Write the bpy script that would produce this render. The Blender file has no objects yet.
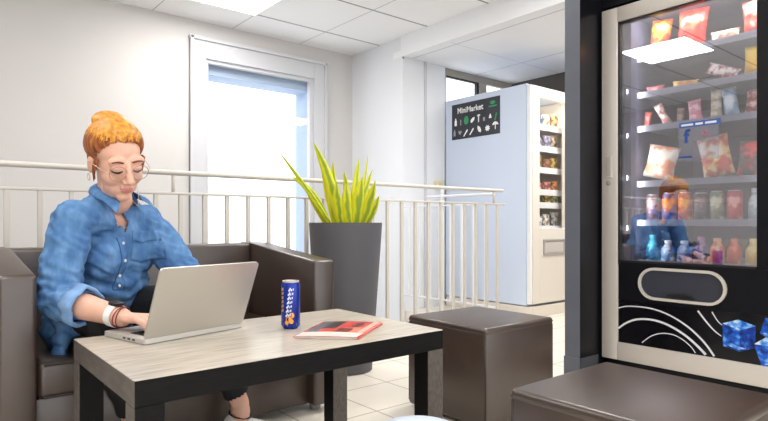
import bpy, bmesh, math, random
from mathutils import Vector as V, Matrix, noise
from mathutils.bvhtree import BVHTree
random.seed(7)
SC = bpy.context.scene
COL = SC.collection
PI = math.pi
def R(a): return math.radians(a)
def lin(r, g, b):
    f = lambda c: (c/255/12.92) if c <= 10 else ((c/255+.055)/1.055)**2.4
    return (f(r), f(g), f(b), 1)

# ------------------------------------------------------------------ materials
def nt(name):
    m = bpy.data.materials.new(name); m.use_nodes = True
    n = m.node_tree; b = n.nodes['Principled BSDF']
    return m, n, b
def mat(name, col, rough=.5, metal=0, var=0, vscale=6, bump=0, bscale=80, stretch=(1, 1, 1), spec=.5, coat=0, detail=4, bdist=.002):
    m, n, b = nt(name)
    b.inputs['Roughness'].default_value = rough
    b.inputs['Metallic'].default_value = metal
    b.inputs['Specular IOR Level'].default_value = spec
    b.inputs['Coat Weight'].default_value = coat
    b.inputs['Base Color'].default_value = col
    if var or bump:
        tc = n.nodes.new('ShaderNodeTexCoord'); mp = n.nodes.new('ShaderNodeMapping')
        mp.inputs['Scale'].default_value = stretch
        n.links.new(tc.outputs['Object'], mp.inputs[0])
    if var:
        t = n.nodes.new('ShaderNodeTexNoise'); t.inputs['Scale'].default_value = vscale; t.inputs['Detail'].default_value = detail
        n.links.new(mp.outputs[0], t.inputs['Vector'])
        r = n.nodes.new('ShaderNodeValToRGB')
        r.color_ramp.elements[0].position = .3; r.color_ramp.elements[1].position = .7
        r.color_ramp.elements[0].color = tuple(c*(1-var) for c in col[:3])+(1,)
        r.color_ramp.elements[1].color = tuple(min(1, c*(1+var)) for c in col[:3])+(1,)
        n.links.new(t.outputs['Fac'], r.inputs[0]); n.links.new(r.outputs[0], b.inputs['Base Color'])
    if bump:
        t = n.nodes.new('ShaderNodeTexNoise'); t.inputs['Scale'].default_value = bscale; t.inputs['Detail'].default_value = 3
        n.links.new(mp.outputs[0], t.inputs['Vector'])
        u = n.nodes.new('ShaderNodeBump'); u.inputs['Strength'].default_value = bump; u.inputs['Distance'].default_value = bdist
        n.links.new(t.outputs['Fac'], u.inputs['Height']); n.links.new(u.outputs[0], b.inputs['Normal'])
    return m
def emit(name, col, s):
    m, n, b = nt(name)
    b.inputs['Base Color'].default_value = (.9, .9, .9, 1)
    b.inputs['Emission Color'].default_value = col
    b.inputs['Emission Strength'].default_value = s
    return m
def two(name, c1, c2, scale, stretch=(1, 1, 1), lo=.4, hi=.6, rough=.5, c3=None, kind='noise', coat=0, bump=0, spec=.5):
    m, n, b = nt(name); b.inputs['Specular IOR Level'].default_value = spec
    b.inputs['Roughness'].default_value = rough; b.inputs['Coat Weight'].default_value = coat
    tc = n.nodes.new('ShaderNodeTexCoord'); mp = n.nodes.new('ShaderNodeMapping'); mp.inputs['Scale'].default_value = stretch
    n.links.new(tc.outputs['Object'], mp.inputs[0])
    t = n.nodes.new('ShaderNodeTexNoise'); t.inputs['Scale'].default_value = scale; t.inputs['Detail'].default_value = 3
    n.links.new(mp.outputs[0], t.inputs['Vector'])
    r = n.nodes.new('ShaderNodeValToRGB')
    r.color_ramp.elements[0].position = lo; r.color_ramp.elements[1].position = hi
    r.color_ramp.elements[0].color = c1; r.color_ramp.elements[1].color = c2
    if c3:
        e = r.color_ramp.elements.new((lo+hi)/2); e.color = c3
    n.links.new(t.outputs['Fac'], r.inputs[0]); n.links.new(r.outputs[0], b.inputs['Base Color'])
    if bump:
        u = n.nodes.new('ShaderNodeBump'); u.inputs['Strength'].default_value = bump; u.inputs['Distance'].default_value = .003
        n.links.new(t.outputs['Fac'], u.inputs['Height']); n.links.new(u.outputs[0], b.inputs['Normal'])
    return m
def grid_mat(name, base, line, sx, ox, wx, sy, oy, wy, rough, var=.03, vscale=3, spec=.5):
    m, n, b = nt(name)
    b.inputs['Roughness'].default_value = rough; b.inputs['Specular IOR Level'].default_value = spec
    L = n.links.new
    tc = n.nodes.new('ShaderNodeTexCoord'); sp = n.nodes.new('ShaderNodeSeparateXYZ'); L(tc.outputs['Object'], sp.inputs[0])
    def M(op, a, bb=None):
        q = n.nodes.new('ShaderNodeMath'); q.operation = op
        for i, v in enumerate((a, bb)):
            if v is None: continue
            if isinstance(v, (int, float)): q.inputs[i].default_value = v
            else: L(v, q.inputs[i])
        return q.outputs[0]
    def line_of(o, s, off, w):
        a = M('DIVIDE', M('SUBTRACT', o, off), s)
        d = M('ABSOLUTE', M('SUBTRACT', a, M('ROUND', a)))
        return M('LESS_THAN', M('MULTIPLY', d, s), w/2)
    k = M('MAXIMUM', line_of(sp.outputs[0], sx, ox, wx), line_of(sp.outputs[1], sy, oy, wy))
    t = n.nodes.new('ShaderNodeTexNoise'); t.inputs['Scale'].default_value = vscale; L(tc.outputs['Object'], t.inputs['Vector'])
    r = n.nodes.new('ShaderNodeValToRGB')
    r.color_ramp.elements[0].color = tuple(c*(1-var) for c in base[:3])+(1,); r.color_ramp.elements[1].color = tuple(min(1, c*(1+var)) for c in base[:3])+(1,)
    L(t.outputs['Fac'], r.inputs[0])
    mx = n.nodes.new('ShaderNodeMix'); mx.data_type = 'RGBA'
    L(k, mx.inputs[0]); L(r.outputs[0], mx.inputs[6]); mx.inputs[7].default_value = line
    L(mx.outputs[2], b.inputs['Base Color'])
    u = n.nodes.new('ShaderNodeBump'); u.inputs['Strength'].default_value = .4; u.inputs['Distance'].default_value = .002; u.invert = True
    L(k, u.inputs['Height']); L(u.outputs[0], b.inputs['Normal'])
    return m
def glass_mat(name, refl, tint=(1, 1, 1, 1), rough=.0, gcol=(1, 1, 1, 1)):
    m = bpy.data.materials.new(name); m.use_nodes = True; n = m.node_tree; n.nodes.clear()
    o = n.nodes.new('ShaderNodeOutputMaterial'); mx = n.nodes.new('ShaderNodeMixShader')
    t = n.nodes.new('ShaderNodeBsdfTransparent'); t.inputs[0].default_value = tint
    g = n.nodes.new('ShaderNodeBsdfGlossy'); g.inputs['Roughness'].default_value = rough; g.inputs[0].default_value = gcol
    mx.inputs[0].default_value = refl
    n.links.new(t.outputs[0], mx.inputs[1]); n.links.new(g.outputs[0], mx.inputs[2]); n.links.new(mx.outputs[0], o.inputs[0])
    return m

M = {}
M['wall'] = mat('wall_paint', lin(214, 211, 209), .85, var=.015, vscale=2, bump=.05, bscale=150)
M['wall_cool'] = mat('pillar_paint', lin(236, 238, 242), .8, var=.015, vscale=2)
M['dark_wall'] = mat('dark_wall', lin(92, 86, 82), .8, var=.1, vscale=8)
M['ceil'] = grid_mat('ceiling_tiles', lin(248, 248, 248), lin(160, 162, 166), .68, 1.51, .006, .68, 4.30, .02, .9)
M['ceil_low'] = grid_mat('low_ceiling_tiles', lin(247, 248, 250), lin(195, 198, 203), .9, 3.6, .012, 1.2, 3.4, .006, .85)
M['bulk'] = mat('bulkhead_paint', lin(246, 247, 249), .85)
M['floor'] = grid_mat('floor_tiles', lin(236, 228, 214), lin(160, 148, 132), .32, 1.54, .006, .32, 1.917, .006, .32, var=.05, vscale=5)
M['frame_white'] = mat('window_frame_paint', lin(208, 209, 213), .45)
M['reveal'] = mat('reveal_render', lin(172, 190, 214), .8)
M['pane'] = glass_mat('window_glass', .015)
M['rail'] = mat('rail_cream_paint', lin(208, 202, 193), .4)
M['rail_white'] = mat('rail_white_paint', lin(228, 230, 232), .4)
M['leather'] = mat('brown_leatherette', lin(62, 48, 40), .33, var=.12, vscale=14, bump=.18, bscale=320, spec=.95)
M['seam'] = mat('leather_piping', lin(52, 43, 39), .5)
M['foot'] = mat('grey_foot', lin(150, 148, 145), .4)
M['top'] = two('wood_top_glare', lin(158, 149, 137), lin(202, 193, 181), 7, (1.2, 14, 1), .3, .7, rough=.28, c3=lin(190, 181, 167))  # beige tone stands in for window glare on the dark top
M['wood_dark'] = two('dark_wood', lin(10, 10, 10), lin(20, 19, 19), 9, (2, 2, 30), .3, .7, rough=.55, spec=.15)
M['wood_lit'] = two('dark_wood_lit', lin(72, 66, 61), lin(98, 91, 84), 9, (14, 2, 6), .3, .7, rough=.45)  # paler copy of the dark wood for faces that catch the light
M['alu'] = mat('laptop_aluminium', lin(200, 196, 188), .38, metal=.65)
M['alu_edge'] = mat('laptop_base_aluminium', lin(205, 202, 196), .4, metal=.4)
M['black'] = mat('black_plastic', lin(22, 22, 24), .45)
M['black_gloss'] = mat('black_gloss', lin(10, 11, 17), .15, coat=.0, spec=.4)
M['screen'] = mat('dark_screen', lin(15, 15, 18), .1)
M['pot'] = mat('charcoal_planter', lin(86, 85, 89), .6, var=.06, vscale=5, bump=.1, bscale=200)
M['soil'] = mat('soil', lin(50, 38, 28), .95, var=.4, vscale=60, bump=1, bscale=60)
M['door_frame'] = mat('vending_frame_champagne', lin(205, 198, 190), .4, metal=.15)
M['cab'] = mat('vending_cabinet_black', lin(13, 14, 20), .35, bump=.1, bscale=300, spec=.25)
M['inner'] = mat('vending_interior', lin(78, 80, 100), .6)
M['shelf'] = mat('vending_shelf', lin(116, 120, 130), .4)
M['vglass'] = glass_mat('vending_glass', .24, (.97, .97, 1, 1), gcol=(.93, .94, 1, 1))
M['part_face'] = mat('partition_laminate', lin(96, 100, 110), .55, var=.05, vscale=10)
M['part_dark'] = mat('partition_dark', lin(60, 61, 68), .6)
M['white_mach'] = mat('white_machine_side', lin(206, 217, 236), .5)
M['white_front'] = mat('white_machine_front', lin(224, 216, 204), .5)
M['white'] = mat('white_paint', lin(240, 240, 240), .5)
M['white_print'] = mat('white_print', lin(215, 216, 220), .4)
M['green'] = mat('green_print', lin(40, 150, 90), .5)
M['poster'] = mat('poster_black', lin(44, 46, 54), .5)
M['led'] = emit('led_strip', (1, .98, .95, 1), 8)
M['panel_light'] = emit('ceiling_panel_light', (1, .985, .96, 1), 7)
M['skin'] = mat('skin', lin(228, 178, 156), .5, var=.05, vscale=18)
M['skin'].node_tree.nodes['Principled BSDF'].inputs['Subsurface Weight'].default_value = .08
M['skin'].node_tree.nodes['Principled BSDF'].inputs['Subsurface Radius'].default_value = (.012, .005, .003)
M['lips'] = mat('lips', lin(208, 132, 122), .45)
M['denim'] = two('denim', lin(56, 98, 154), lin(118, 158, 204), 26, (1, 1, .5), .25, .8, rough=.85, c3=lin(84, 128, 176), bump=.4)
M['denim_light'] = mat('denim_cuff', lin(122, 160, 206), .85, var=.15, vscale=30, bump=.3, bscale=200)
M['denim_dark'] = mat('denim_seam', lin(62, 104, 162), .85, var=.15, vscale=40)
M['trouser'] = mat('black_trousers', lin(22, 22, 26), .8, bump=.3, bscale=60)
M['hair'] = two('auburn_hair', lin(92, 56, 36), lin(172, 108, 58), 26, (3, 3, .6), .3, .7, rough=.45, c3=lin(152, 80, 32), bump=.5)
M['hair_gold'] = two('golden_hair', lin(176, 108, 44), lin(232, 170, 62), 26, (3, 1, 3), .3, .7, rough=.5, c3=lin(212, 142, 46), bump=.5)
M['brow'] = mat('brow_hair', lin(110, 66, 48), .7)
M['lash'] = mat('lash', lin(50, 34, 32), .6)
M['gold'] = mat('pale_gold', lin(214, 190, 160), .3, metal=.7)
M['rose'] = mat('rose_gold', lin(176, 132, 116), .35, metal=.4)
M['lens'] = glass_mat('spectacle_lens', .05)
M['button'] = mat('pearl_button', lin(220, 225, 232), .3)
M['red'] = mat('red_thread', lin(150, 50, 60), .6)
M['shoe'] = mat('white_shoe', lin(226, 222, 214), .6)

# ------------------------------------------------------------------ object helpers
ORG = {}
def bmn(): return bmesh.new()
def put(o):
    COL.objects.link(o); return o
def tag(o, label=None, cat=None, group=None, kind=None):
    if label: o['label'] = label
    if cat: o['category'] = cat
    if group: o['group'] = group
    if kind: o['kind'] = kind
    return o
def thing(name, label, cat, loc, group=None):
    o = put(bpy.data.objects.new(name, None)); o.location = loc; ORG[o.name] = V(loc); o.empty_display_size = .05
    return tag(o, label, cat, group)
def obj(name, g, m, parent=None, smooth=False, loc=None, ang=None):
    if isinstance(g, bmesh.types.BMesh):
        me = bpy.data.meshes.new(name)
        bmesh.ops.recalc_face_normals(g, faces=g.faces)
        g.to_mesh(me); g.free()
    else: me = g; me.name = name
    me.materials.clear() if not isinstance(m, (list, tuple)) else None
    if isinstance(m, (list, tuple)):
        if not me.materials:
            for x in m: me.materials.append(x)
    else: me.materials.append(m)
    if smooth:
        for p in me.polygons: p.use_smooth = True
    o = put(bpy.data.objects.new(name, me))
    org = V((0, 0, 0))
    if parent is not None:
        org = ORG[parent.name]; o.parent = parent
    elif loc is not None:
        org = V(loc); o.location = loc
    if org.length: me.transform(Matrix.Translation(-org))
    ORG[o.name] = org
    if ang is not None and smooth:
        try: me.set_sharp_from_angle(angle=R(ang))
        except Exception: pass
    return o
def struct(name, g, m, parent=None, smooth=False):
    o = obj(name, g, m, parent, smooth)
    if parent is None: o['kind'] = 'structure'
    return o
def box(bm, x0, x1, y0, y1, z0, z1, r=0, seg=2):
    d = bmesh.ops.create_cube(bm, size=1, matrix=Matrix.Translation(((x0+x1)/2, (y0+y1)/2, (z0+z1)/2)) @ Matrix.Diagonal((abs(x1-x0), abs(y1-y0), abs(z1-z0), 1)))
    if r:
        es = list({e for v in d['verts'] for e in v.link_edges})
        bmesh.ops.bevel(bm, geom=es, offset=r, segments=seg, profile=.5, affect='EDGES')
    return bm
def bx(*a, **k): return box(bmn(), *a, **k)
def prism(bm, pts, o, ux, uy, n, t):
    """2-D outline extruded by t along n"""
    o, ux, uy, n = V(o), V(ux), V(uy), V(n)
    a = [bm.verts.new(o+ux*p[0]+uy*p[1]) for p in pts]
    b = [bm.verts.new(o+ux*p[0]+uy*p[1]+n*t) for p in pts]
    k = len(pts)
    bm.faces.new(a[::-1]); bm.faces.new(b)
    for i in range(k): bm.faces.new((a[i], a[(i+1) % k], b[(i+1) % k], b[i]))
    return bm
def frame(d):
    d = V(d).normalized(); u = V((0, 0, 1)) if abs(d.z) < .9 else V((1, 0, 0))
    a = d.cross(u).normalized(); return d, a, a.cross(d).normalized()
def tube(bm, pts, rad, seg=12, caps=True, closed=False, flat=None):
    """swept tube along points, rad scalar or list; rounded ends"""
    pts = [V(p) for p in pts]; n = len(pts)
    rr = rad if isinstance(rad, (list, tuple)) else [rad]*n
    rings = []; prev = None
    for i in range(n):
        if closed: d = pts[(i+1) % n]-pts[i-1]
        else: d = pts[min(i+1, n-1)]-pts[max(i-1, 0)]
        d.normalize()
        if prev is None: _, a, b = frame(d)
        else:
            a = prev-d*prev.dot(d); a.normalize(); b = a.cross(d)
        prev = a
        if flat: a_, b_ = a*flat[0], b*flat[1]
        else: a_, b_ = a, b
        rings.append([bm.verts.new(pts[i]+(a_*math.cos(t)+b_*math.sin(t))*rr[i]) for t in [2*PI*j/seg for j in range(seg)]])
    for i in range(n if closed else n-1):
        A, B = rings[i], rings[(i+1) % n]
        for j in range(seg): bm.faces.new((A[j], A[(j+1) % seg], B[(j+1) % seg], B[j]))
    if caps and not closed:
        for ring, p in ((rings[0], 0), (rings[-1], 1)): bm.faces.new(ring[::-1] if p == 0 else ring)
    return bm
def capsule(bm, p0, p1, r0, r1, seg=20, k=6, flat=None):
    p0, p1 = V(p0), V(p1); d = (p1-p0).normalized()
    pts = []; rad = []
    for i in range(k):
        a = PI/2*(1-i/(k)) ; pts.append(p0-d*r0*math.sin(a)); rad.append(max(r0*math.cos(a), r0*.02))
    pts.append(p0); rad.append(r0); pts.append(p1); rad.append(r1)
    for i in range(1, k+1):
        a = PI/2*i/k; pts.append(p1+d*r1*math.sin(a)); rad.append(max(r1*math.cos(a), r1*.02))
    return tube(bm, pts, rad, seg, flat=flat)
def ell(bm, c, rad, rot=None, seg=24):
    m = Matrix.Translation(V(c)) @ (rot.to_4x4() if rot else Matrix.Identity(4)) @ Matrix.Diagonal((*rad, 1))
    bmesh.ops.create_uvsphere(bm, u_segments=seg, v_segments=seg*2//3, radius=1, matrix=m)
    return bm
def lathe(bm, prof, c=(0, 0, 0), seg=32, m=None):
    """prof list of (r, z); closed caps"""
    c = V(c); T = m or Matrix.Identity(3)
    rings = [[bm.verts.new(c+T @ V((r*math.cos(2*PI*j/seg), r*math.sin(2*PI*j/seg), z))) for j in range(seg)] for r, z in prof]
    for A, B in zip(rings, rings[1:]):
        for j in range(seg): bm.faces.new((A[j], A[(j+1) % seg], B[(j+1) % seg], B[j]))
    bm.faces.new(rings[0][::-1]); bm.faces.new(rings[-1])
    return bm
def remesh(bm, vox, it=3, fac=.5):
    me = bpy.data.meshes.new('tmp'); bmesh.ops.recalc_face_normals(bm, faces=bm.faces); bm.to_mesh(me); bm.free()
    o = put(bpy.data.objects.new('tmp', me))
    r = o.modifiers.new('r', 'REMESH'); r.mode = 'VOXEL'; r.voxel_size = vox
    if it:
        s = o.modifiers.new('s', 'SMOOTH'); s.factor = fac; s.iterations = it
    dg = bpy.context.evaluated_depsgraph_get()
    out = bpy.data.meshes.new_from_object(o.evaluated_get(dg))
    bpy.data.objects.remove(o); bpy.data.meshes.remove(me)
    return out
def text_mesh(s, size, o, ux, uy, n, depth=.001, bold=0, width=None):
    c = bpy.data.curves.new('t', 'FONT'); c.body = s; c.size = size; c.extrude = depth; c.offset = bold; c.align_x = 'LEFT'
    ob = put(bpy.data.objects.new('t', c)); dg = bpy.context.evaluated_depsgraph_get()
    me = bpy.data.meshes.new_from_object(ob.evaluated_get(dg)); bpy.data.objects.remove(ob)
    if width:
        w = max(v.co.x for v in me.vertices) or 1
        me.transform(Matrix.Diagonal((width/w, 1, 1, 1)))
    ux, uy, n = V(ux), V(uy), V(n)
    T = Matrix((( ux.x, uy.x, n.x, o[0]), (ux.y, uy.y, n.y, o[1]), (ux.z, uy.z, n.z, o[2]), (0, 0, 0, 1)))
    me.transform(T); me.materials.clear()
    return me
def merge(bm, me):
    bm.from_mesh(me); bpy.data.meshes.remove(me); return bm
def dup(root, loc, label):
    r = root.copy(); COL.objects.link(r); r.location = loc; r['label'] = label; ORG[r.name] = V(loc)
    for ch in list(root.children):
        c = ch.copy(); COL.objects.link(c); c.parent = r
        for g in list(ch.children):
            d = g.copy(); COL.objects.link(d); d.parent = c
    return r
def stadium(cx, cy, hw, hh, k=12):
    r = hh; p = []
    for i in range(k+1):
        a = -PI/2+PI*i/k; p.append((cx+hw-r+r*math.cos(a), cy+r*math.sin(a)))
    for i in range(k+1):
        a = PI/2+PI*i/k; p.append((cx-hw+r+r*math.cos(a), cy+r*math.sin(a)))
    return p
def ring_prism(bm, outer, inner, o, ux, uy, n, t):
    o, ux, uy, n = V(o), V(ux), V(uy), V(n); k = len(outer)
    f = lambda p, h: bm.verts.new(o+ux*p[0]+uy*p[1]+n*h)
    A = [f(p, 0) for p in outer]; B = [f(p, t) for p in outer]; C = [f(p, 0) for p in inner]; D = [f(p, t) for p in inner]
    for i in range(k):
        j = (i+1) % k
        for q in ((A[i], A[j], B[j], B[i]), (B[i], B[j], D[j], D[i]), (D[i], D[j], C[j], C[i]), (C[i], C[j], A[j], A[i])): bm.faces.new(q)
    return bm

# ------------------------------------------------------------------ setting
WY = 4.74            # window wall
struct('floor', box(bx(-3.2, 5.1, -2.6, 2.88, -.25, 0), 3.52, 5.1, 2.88, 4.1, -.25, 0), M['floor'])
struct('floor', bx(-3.2, 3.52, 2.70, 4.9, -2.4, -2.3), M['floor'])
struct('ceiling', bx(-3.2, 3.52, -2.6, 4.9, 2.5, 2.56), M['ceil'])
struct('ceiling', bx(3.49, 5.2, -2.6, 4.1, 2.32, 2.38), M['ceil_low'])
struct('trim_1', bx(3.47, 3.53, -2.6, 3.97, 2.318, 2.52), M['bulk'])
# window wall with opening (x 1.94..3.03, z -1.2..2.2)
wx0, wx1, wz0, wz1 = 1.94, 3.03, -1.2, 2.2
b = bmn()
box(b, -3.2, wx0, WY, WY+.06, -2.4, 2.56); box(b, wx1, 3.6, WY, WY+.06, -2.4, 2.56)
box(b, wx0, wx1, WY, WY+.06, wz1, 2.56); box(b, wx0, wx1, WY, WY+.06, -2.4, wz0)
struct('wall_back', b, M['wall'])
b = bmn()
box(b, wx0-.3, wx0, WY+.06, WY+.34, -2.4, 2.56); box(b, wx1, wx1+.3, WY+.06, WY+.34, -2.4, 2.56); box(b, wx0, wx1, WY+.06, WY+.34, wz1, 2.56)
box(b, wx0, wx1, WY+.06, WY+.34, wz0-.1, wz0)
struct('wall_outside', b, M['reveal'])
w = bmn()
for x0, x1, z0, z1, d in ((1.806, 1.945, -1.3, 2.35, .02), (3.025, 3.158, -1.3, 2.35, .02), (1.945, 3.025, 2.19, 2.35, .02),):
    box(w, x0, x1, WY-d, WY+.02, z0, z1, .004)
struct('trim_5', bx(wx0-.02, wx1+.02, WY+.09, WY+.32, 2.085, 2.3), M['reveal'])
wf = struct('window_1', w, M['frame_white'])
w = bmn()
for x0, x1, z0, z1 in ((1.806, 1.835, -1.3, 2.36), (3.135, 3.165, -1.3, 2.36), (1.80, 3.17, 2.335, 2.365)):
    box(w, x0, x1, WY-.04, WY, z0, z1, .004)
obj('casing', w, M['frame_white'], wf)
w = bmn()
for x0, x1, z0, z1 in ((1.94, 1.975, wz0, wz1), (2.985, 3.03, wz0, wz1), (1.975, 2.985, 2.16, 2.2), (1.975, 2.985, wz0, wz0+.05)):
    box(w, x0, x1, WY+.005, WY+.055, z0, z1, .003)
obj('sash', w, M['frame_white'], wf)
obj('pane', bx(1.975, 2.985, WY+.028, WY+.034, wz0+.05, 2.16), M['pane'], wf)
# return wall, pillar, transom wall, side walls
struct('wall_side', bx(3.49, 3.6, 3.961, WY, -2.4, 2.56), M['wall_cool'])
struct('wall_pillar', bx(3.60, 4.035, 3.961, 4.06, -.3, 2.4), M['wall_cool'])
struct('trim_2', bx(3.752, 3.776, 3.945, 3.965, 0, 2.32, .004), M['frame_white'])
struct('trim_3', bx(3.486, 3.50, 3.955, 3.966, 2.30, 2.50), M['foot'])
b = bmn()
box(b, 4.02, 5.1, 4.02, 4.08, 0, 1.80); box(b, 4.02, 5.1, 4.02, 4.08, 2.27, 2.4)
struct('wall_far', b, M['wall_cool'])
w = bmn()
for x0, x1, z0, z1 in ((4.03, 5.1, 2.25, 2.33), (4.03, 5.1, 1.78, 1.84), (4.03, 4.075, 1.84, 2.25), (4.56, 4.68, 1.84, 2.25), (5.04, 5.1, 1.84, 2.25)):
    box(w, x0, x1, 3.985, 4.03, z0, z1, .004)
wf2 = struct('window_2', w, mat('transom_frame', lin(168, 162, 150), .5))
w = bmn(); box(w, 4.535, 4.56, 3.99, 4.03, 1.84, 2.25); box(w, 4.075, 4.56, 3.99, 4.02, 2.235, 2.25); box(w, 5.02, 5.04, 3.99, 4.03, 1.84, 2.25)
obj('gasket', w, M['black'], wf2)
obj('pane', bx(4.075, 5.04, 4.012, 4.018, 1.84, 2.25), M['pane'], wf2)
struct('wall_right', bx(5.1, 5.2, -2.6, 4.1, 0, 2.4), M['dark_wall'])
struct('wall_left', bx(-3.3, -3.2, -2.6, 4.9, -2.4, 2.56), M['wall'])
struct('reflection_dado', bx(-3.2, -3.18, -2.6, 2.7, 0, 1.32), M['dark_wall'])  # unseen dark panel added to darken the vending glass reflection
struct('wall_stairwell', bx(-3.2, 3.52, 2.86, 2.90, -2.4, -.25), M['wall'])
b = bmn(); box(b, 3.52, 3.6, 2.9, 3.97, -2.4, -.25)
struct('wall_landing', b, M['wall'])
# dark partition beside the vending machine and the housing around it
pw = struct('wall_partition', bx(2.47, 3.6, 1.53, 1.612, 0, 2.5), M['part_face'])
for p in pw.data.polygons:
    pass
struct('wall_alcove', box(box(bx(2.66, 3.6, .36, 1.528, 1.86, 2.5), 2.66, 3.6, .2, .34, 0, 2.5), 3.55, 3.6, .34, 1.53, 0, 1.86), M['cab'])
pw.data.materials.append(M['cab'])
for p in pw.data.polygons:
    if p.normal.y < -.5: p.material_index = 1
struct('baseboard_partition', bx(2.464, 2.47, 1.53, 1.614, 0, .155), M['part_face'])
struct('baseboard_alcove', bx(2.47, 2.62, 1.522, 1.53, 0, .155), M['part_dark'])

# ------------------------------------------------------------------ ceiling lights
def ceiling_light(x0, x1, y0, y1, label, zc=2.5):
    t = thing('ceiling_light', label, 'light', ((x0+x1)/2, (y0+y1)/2, zc), 'square ceiling lights')
    b = bmn()
    for a in ((x0, x0+.012, y0, y1), (x1-.012, x1, y0, y1), (x0, x1, y0, y0+.012), (x0, x1, y1-.012, y1)): box(b, *a, zc-.016, zc-.0005)
    obj('frame', b, M['white'], t)
    obj('diffuser', bx(x0+.012, x1-.012, y0+.012, y1-.012, zc-.012, zc-.001), M['panel_light'], t)
ceiling_light(1.515, 2.185, 3.625, 4.298, 'square white ceiling light glowing nearest the tall stairwell window')
ceiling_light(-.74, -.08, 2.29, 2.92, 'square white ceiling light mirrored in the black vending machine glass')
ceiling_light(-.52, .14, .25, .92, 'added unseen ceiling panel over the open floor before the table')  # out-of-view panel added to light the room
ceiling_light(4.05, 4.72, 1.75, 2.42, 'added unseen fill panel in the lower ceiling behind the dark partition', 2.32)  # hidden panel added to brighten the low ceiling area
ceiling_light(2.20, 2.86, 1.585, 2.25, 'added unseen fill panel above the ottoman beyond the table')  # out-of-view panel added to brighten the right side of the room
ceiling_light(1.52, 2.18, -.43, .24, 'added unseen ceiling panel over the near ottoman')  # another unseen panel, added for more room light

# ------------------------------------------------------------------ railing
RY = 2.83
t = thing('stair_railing', 'cream metal stair railing with thin upright balusters behind the sofa', 'railing', (1.2, RY, 0))
b = bmn(); tube(b, [(-2.6, RY, 1.045), (3.50, RY, 1.045)], .017, 14, flat=(1, .75)); 
hr = obj('handrail', b, M['rail'], t, True, ang=50)
obj('upper_bar', bx(-2.6, 3.52, RY-.012, RY+.012, .938, .95, .003), M['rail'], t)
obj('lower_bar', bx(-2.6, 3.52, RY-.012, RY+.012, .10, .112, .003), M['rail'], t)
for x in (-.6, 1.0, 3.40):
    obj('bracket', tube(bmn(), [(x, RY, .945), (x, RY, 1.04)], .008, 10), M['rail'], t, True)
k = -8
n0 = 0
while True:
    x = .315+.1203*k
    if x > 3.53: break
    post = k % 9 == 0
    obj('baluster', bx(x-.010, x+.010, RY-.009, RY+.009, .105 if not post else 0, .942, .002), M['rail'], t)
    k += 1
t = thing('landing_railing', 'white metal railing returning from the stair railing end to the pillar', 'railing', (3.45, 3.3, 0))
b = bmn(); tube(b, [(3.45, RY+.03, 1.022), (3.45, 3.55, 1.022), (3.45, 3.60, 1.022)], .015, 14, flat=(1, .75))
obj('handrail', b, M['rail_white'], t, True, ang=50)
obj('upper_bar', bx(3.44, 3.46, RY+.02, 3.95, .938, .95, .003), M['rail_white'], t)
obj('lower_bar', bx(3.44, 3.46, RY+.02, 3.95, .15, .164, .003), M['rail_white'], t)
obj('post', tube(bmn(), [(3.45, 3.42, 0), (3.45, 3.42, 1.08)], .013, 12), M['rail_white'], t, True, ang=50)
for i in range(8):
    y = RY+.12+i*.125
    obj('baluster', bx(3.441, 3.459, y-.009, y+.009, .155, .942, .002), M['rail_white'], t)
t = thing('switch_box', 'small cream wall box on the white pillar above the railing', 'switch', (3.93, 3.95, 1.19))
obj('casing', bx(3.885, 3.975, 3.92, 3.961, 1.13, 1.21, .006), mat('cream_plastic', lin(226, 216, 180), .5), t)
obj('button', bx(3.915, 3.945, 3.914, 3.921, 1.155, 1.185, .003), mat('cream_button', lin(212, 200, 164), .5), t)

# ------------------------------------------------------------------ sofa
t = thing('sofa', 'low dark brown leatherette sofa with slanted arms that the woman sits on', 'sofa', (.81, 2.4, 0))
def arm_bm(x0, x1):
    b = bmn()
    pts = [(2.05, .03), (2.77, .03), (2.77, .705), (2.63, .70), (2.05, .642)]
    prism(b, pts, (x0, 0, 0), (0, 1, 0), (0, 0, 1), (1, 0, 0), x1-x0)
    bmesh.ops.bevel(b, geom=list(b.edges), offset=.014, segments=3, profile=.5, affect='EDGES'); return b
obj('armrest', arm_bm(.205, .308), M['leather'], t, True, ang=40)
obj('armrest', arm_bm(1.312, 1.415), M['leather'], t, True, ang=40)
obj('backrest', bx(.305, 1.315, 2.63, 2.77, .03, .70, .014, 3), M['leather'], t, True, ang=40)
s = obj('seat_cushion', bx(.31, 1.31, 2.08, 2.63, .24, .362, .025, 4), M['leather'], t, True, ang=50)
b = bmn()
for z in (.25, .352):
    tube(b, [(.33, 2.079, z), (1.29, 2.079, z)], .003, 8)
obj('piping', b, M['seam'], s)
obj('base', bx(.30, 1.32, 2.10, 2.7, .03, .245, .01), M['leather'], t, True, ang=40)
for x in (.26, 1.36):
    for y in (2.12, 2.70): obj('foot', lathe(bmn(), [(.022, 0), (.026, .032)], (x, y, 0), 16), M['foot'], t)

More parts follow.
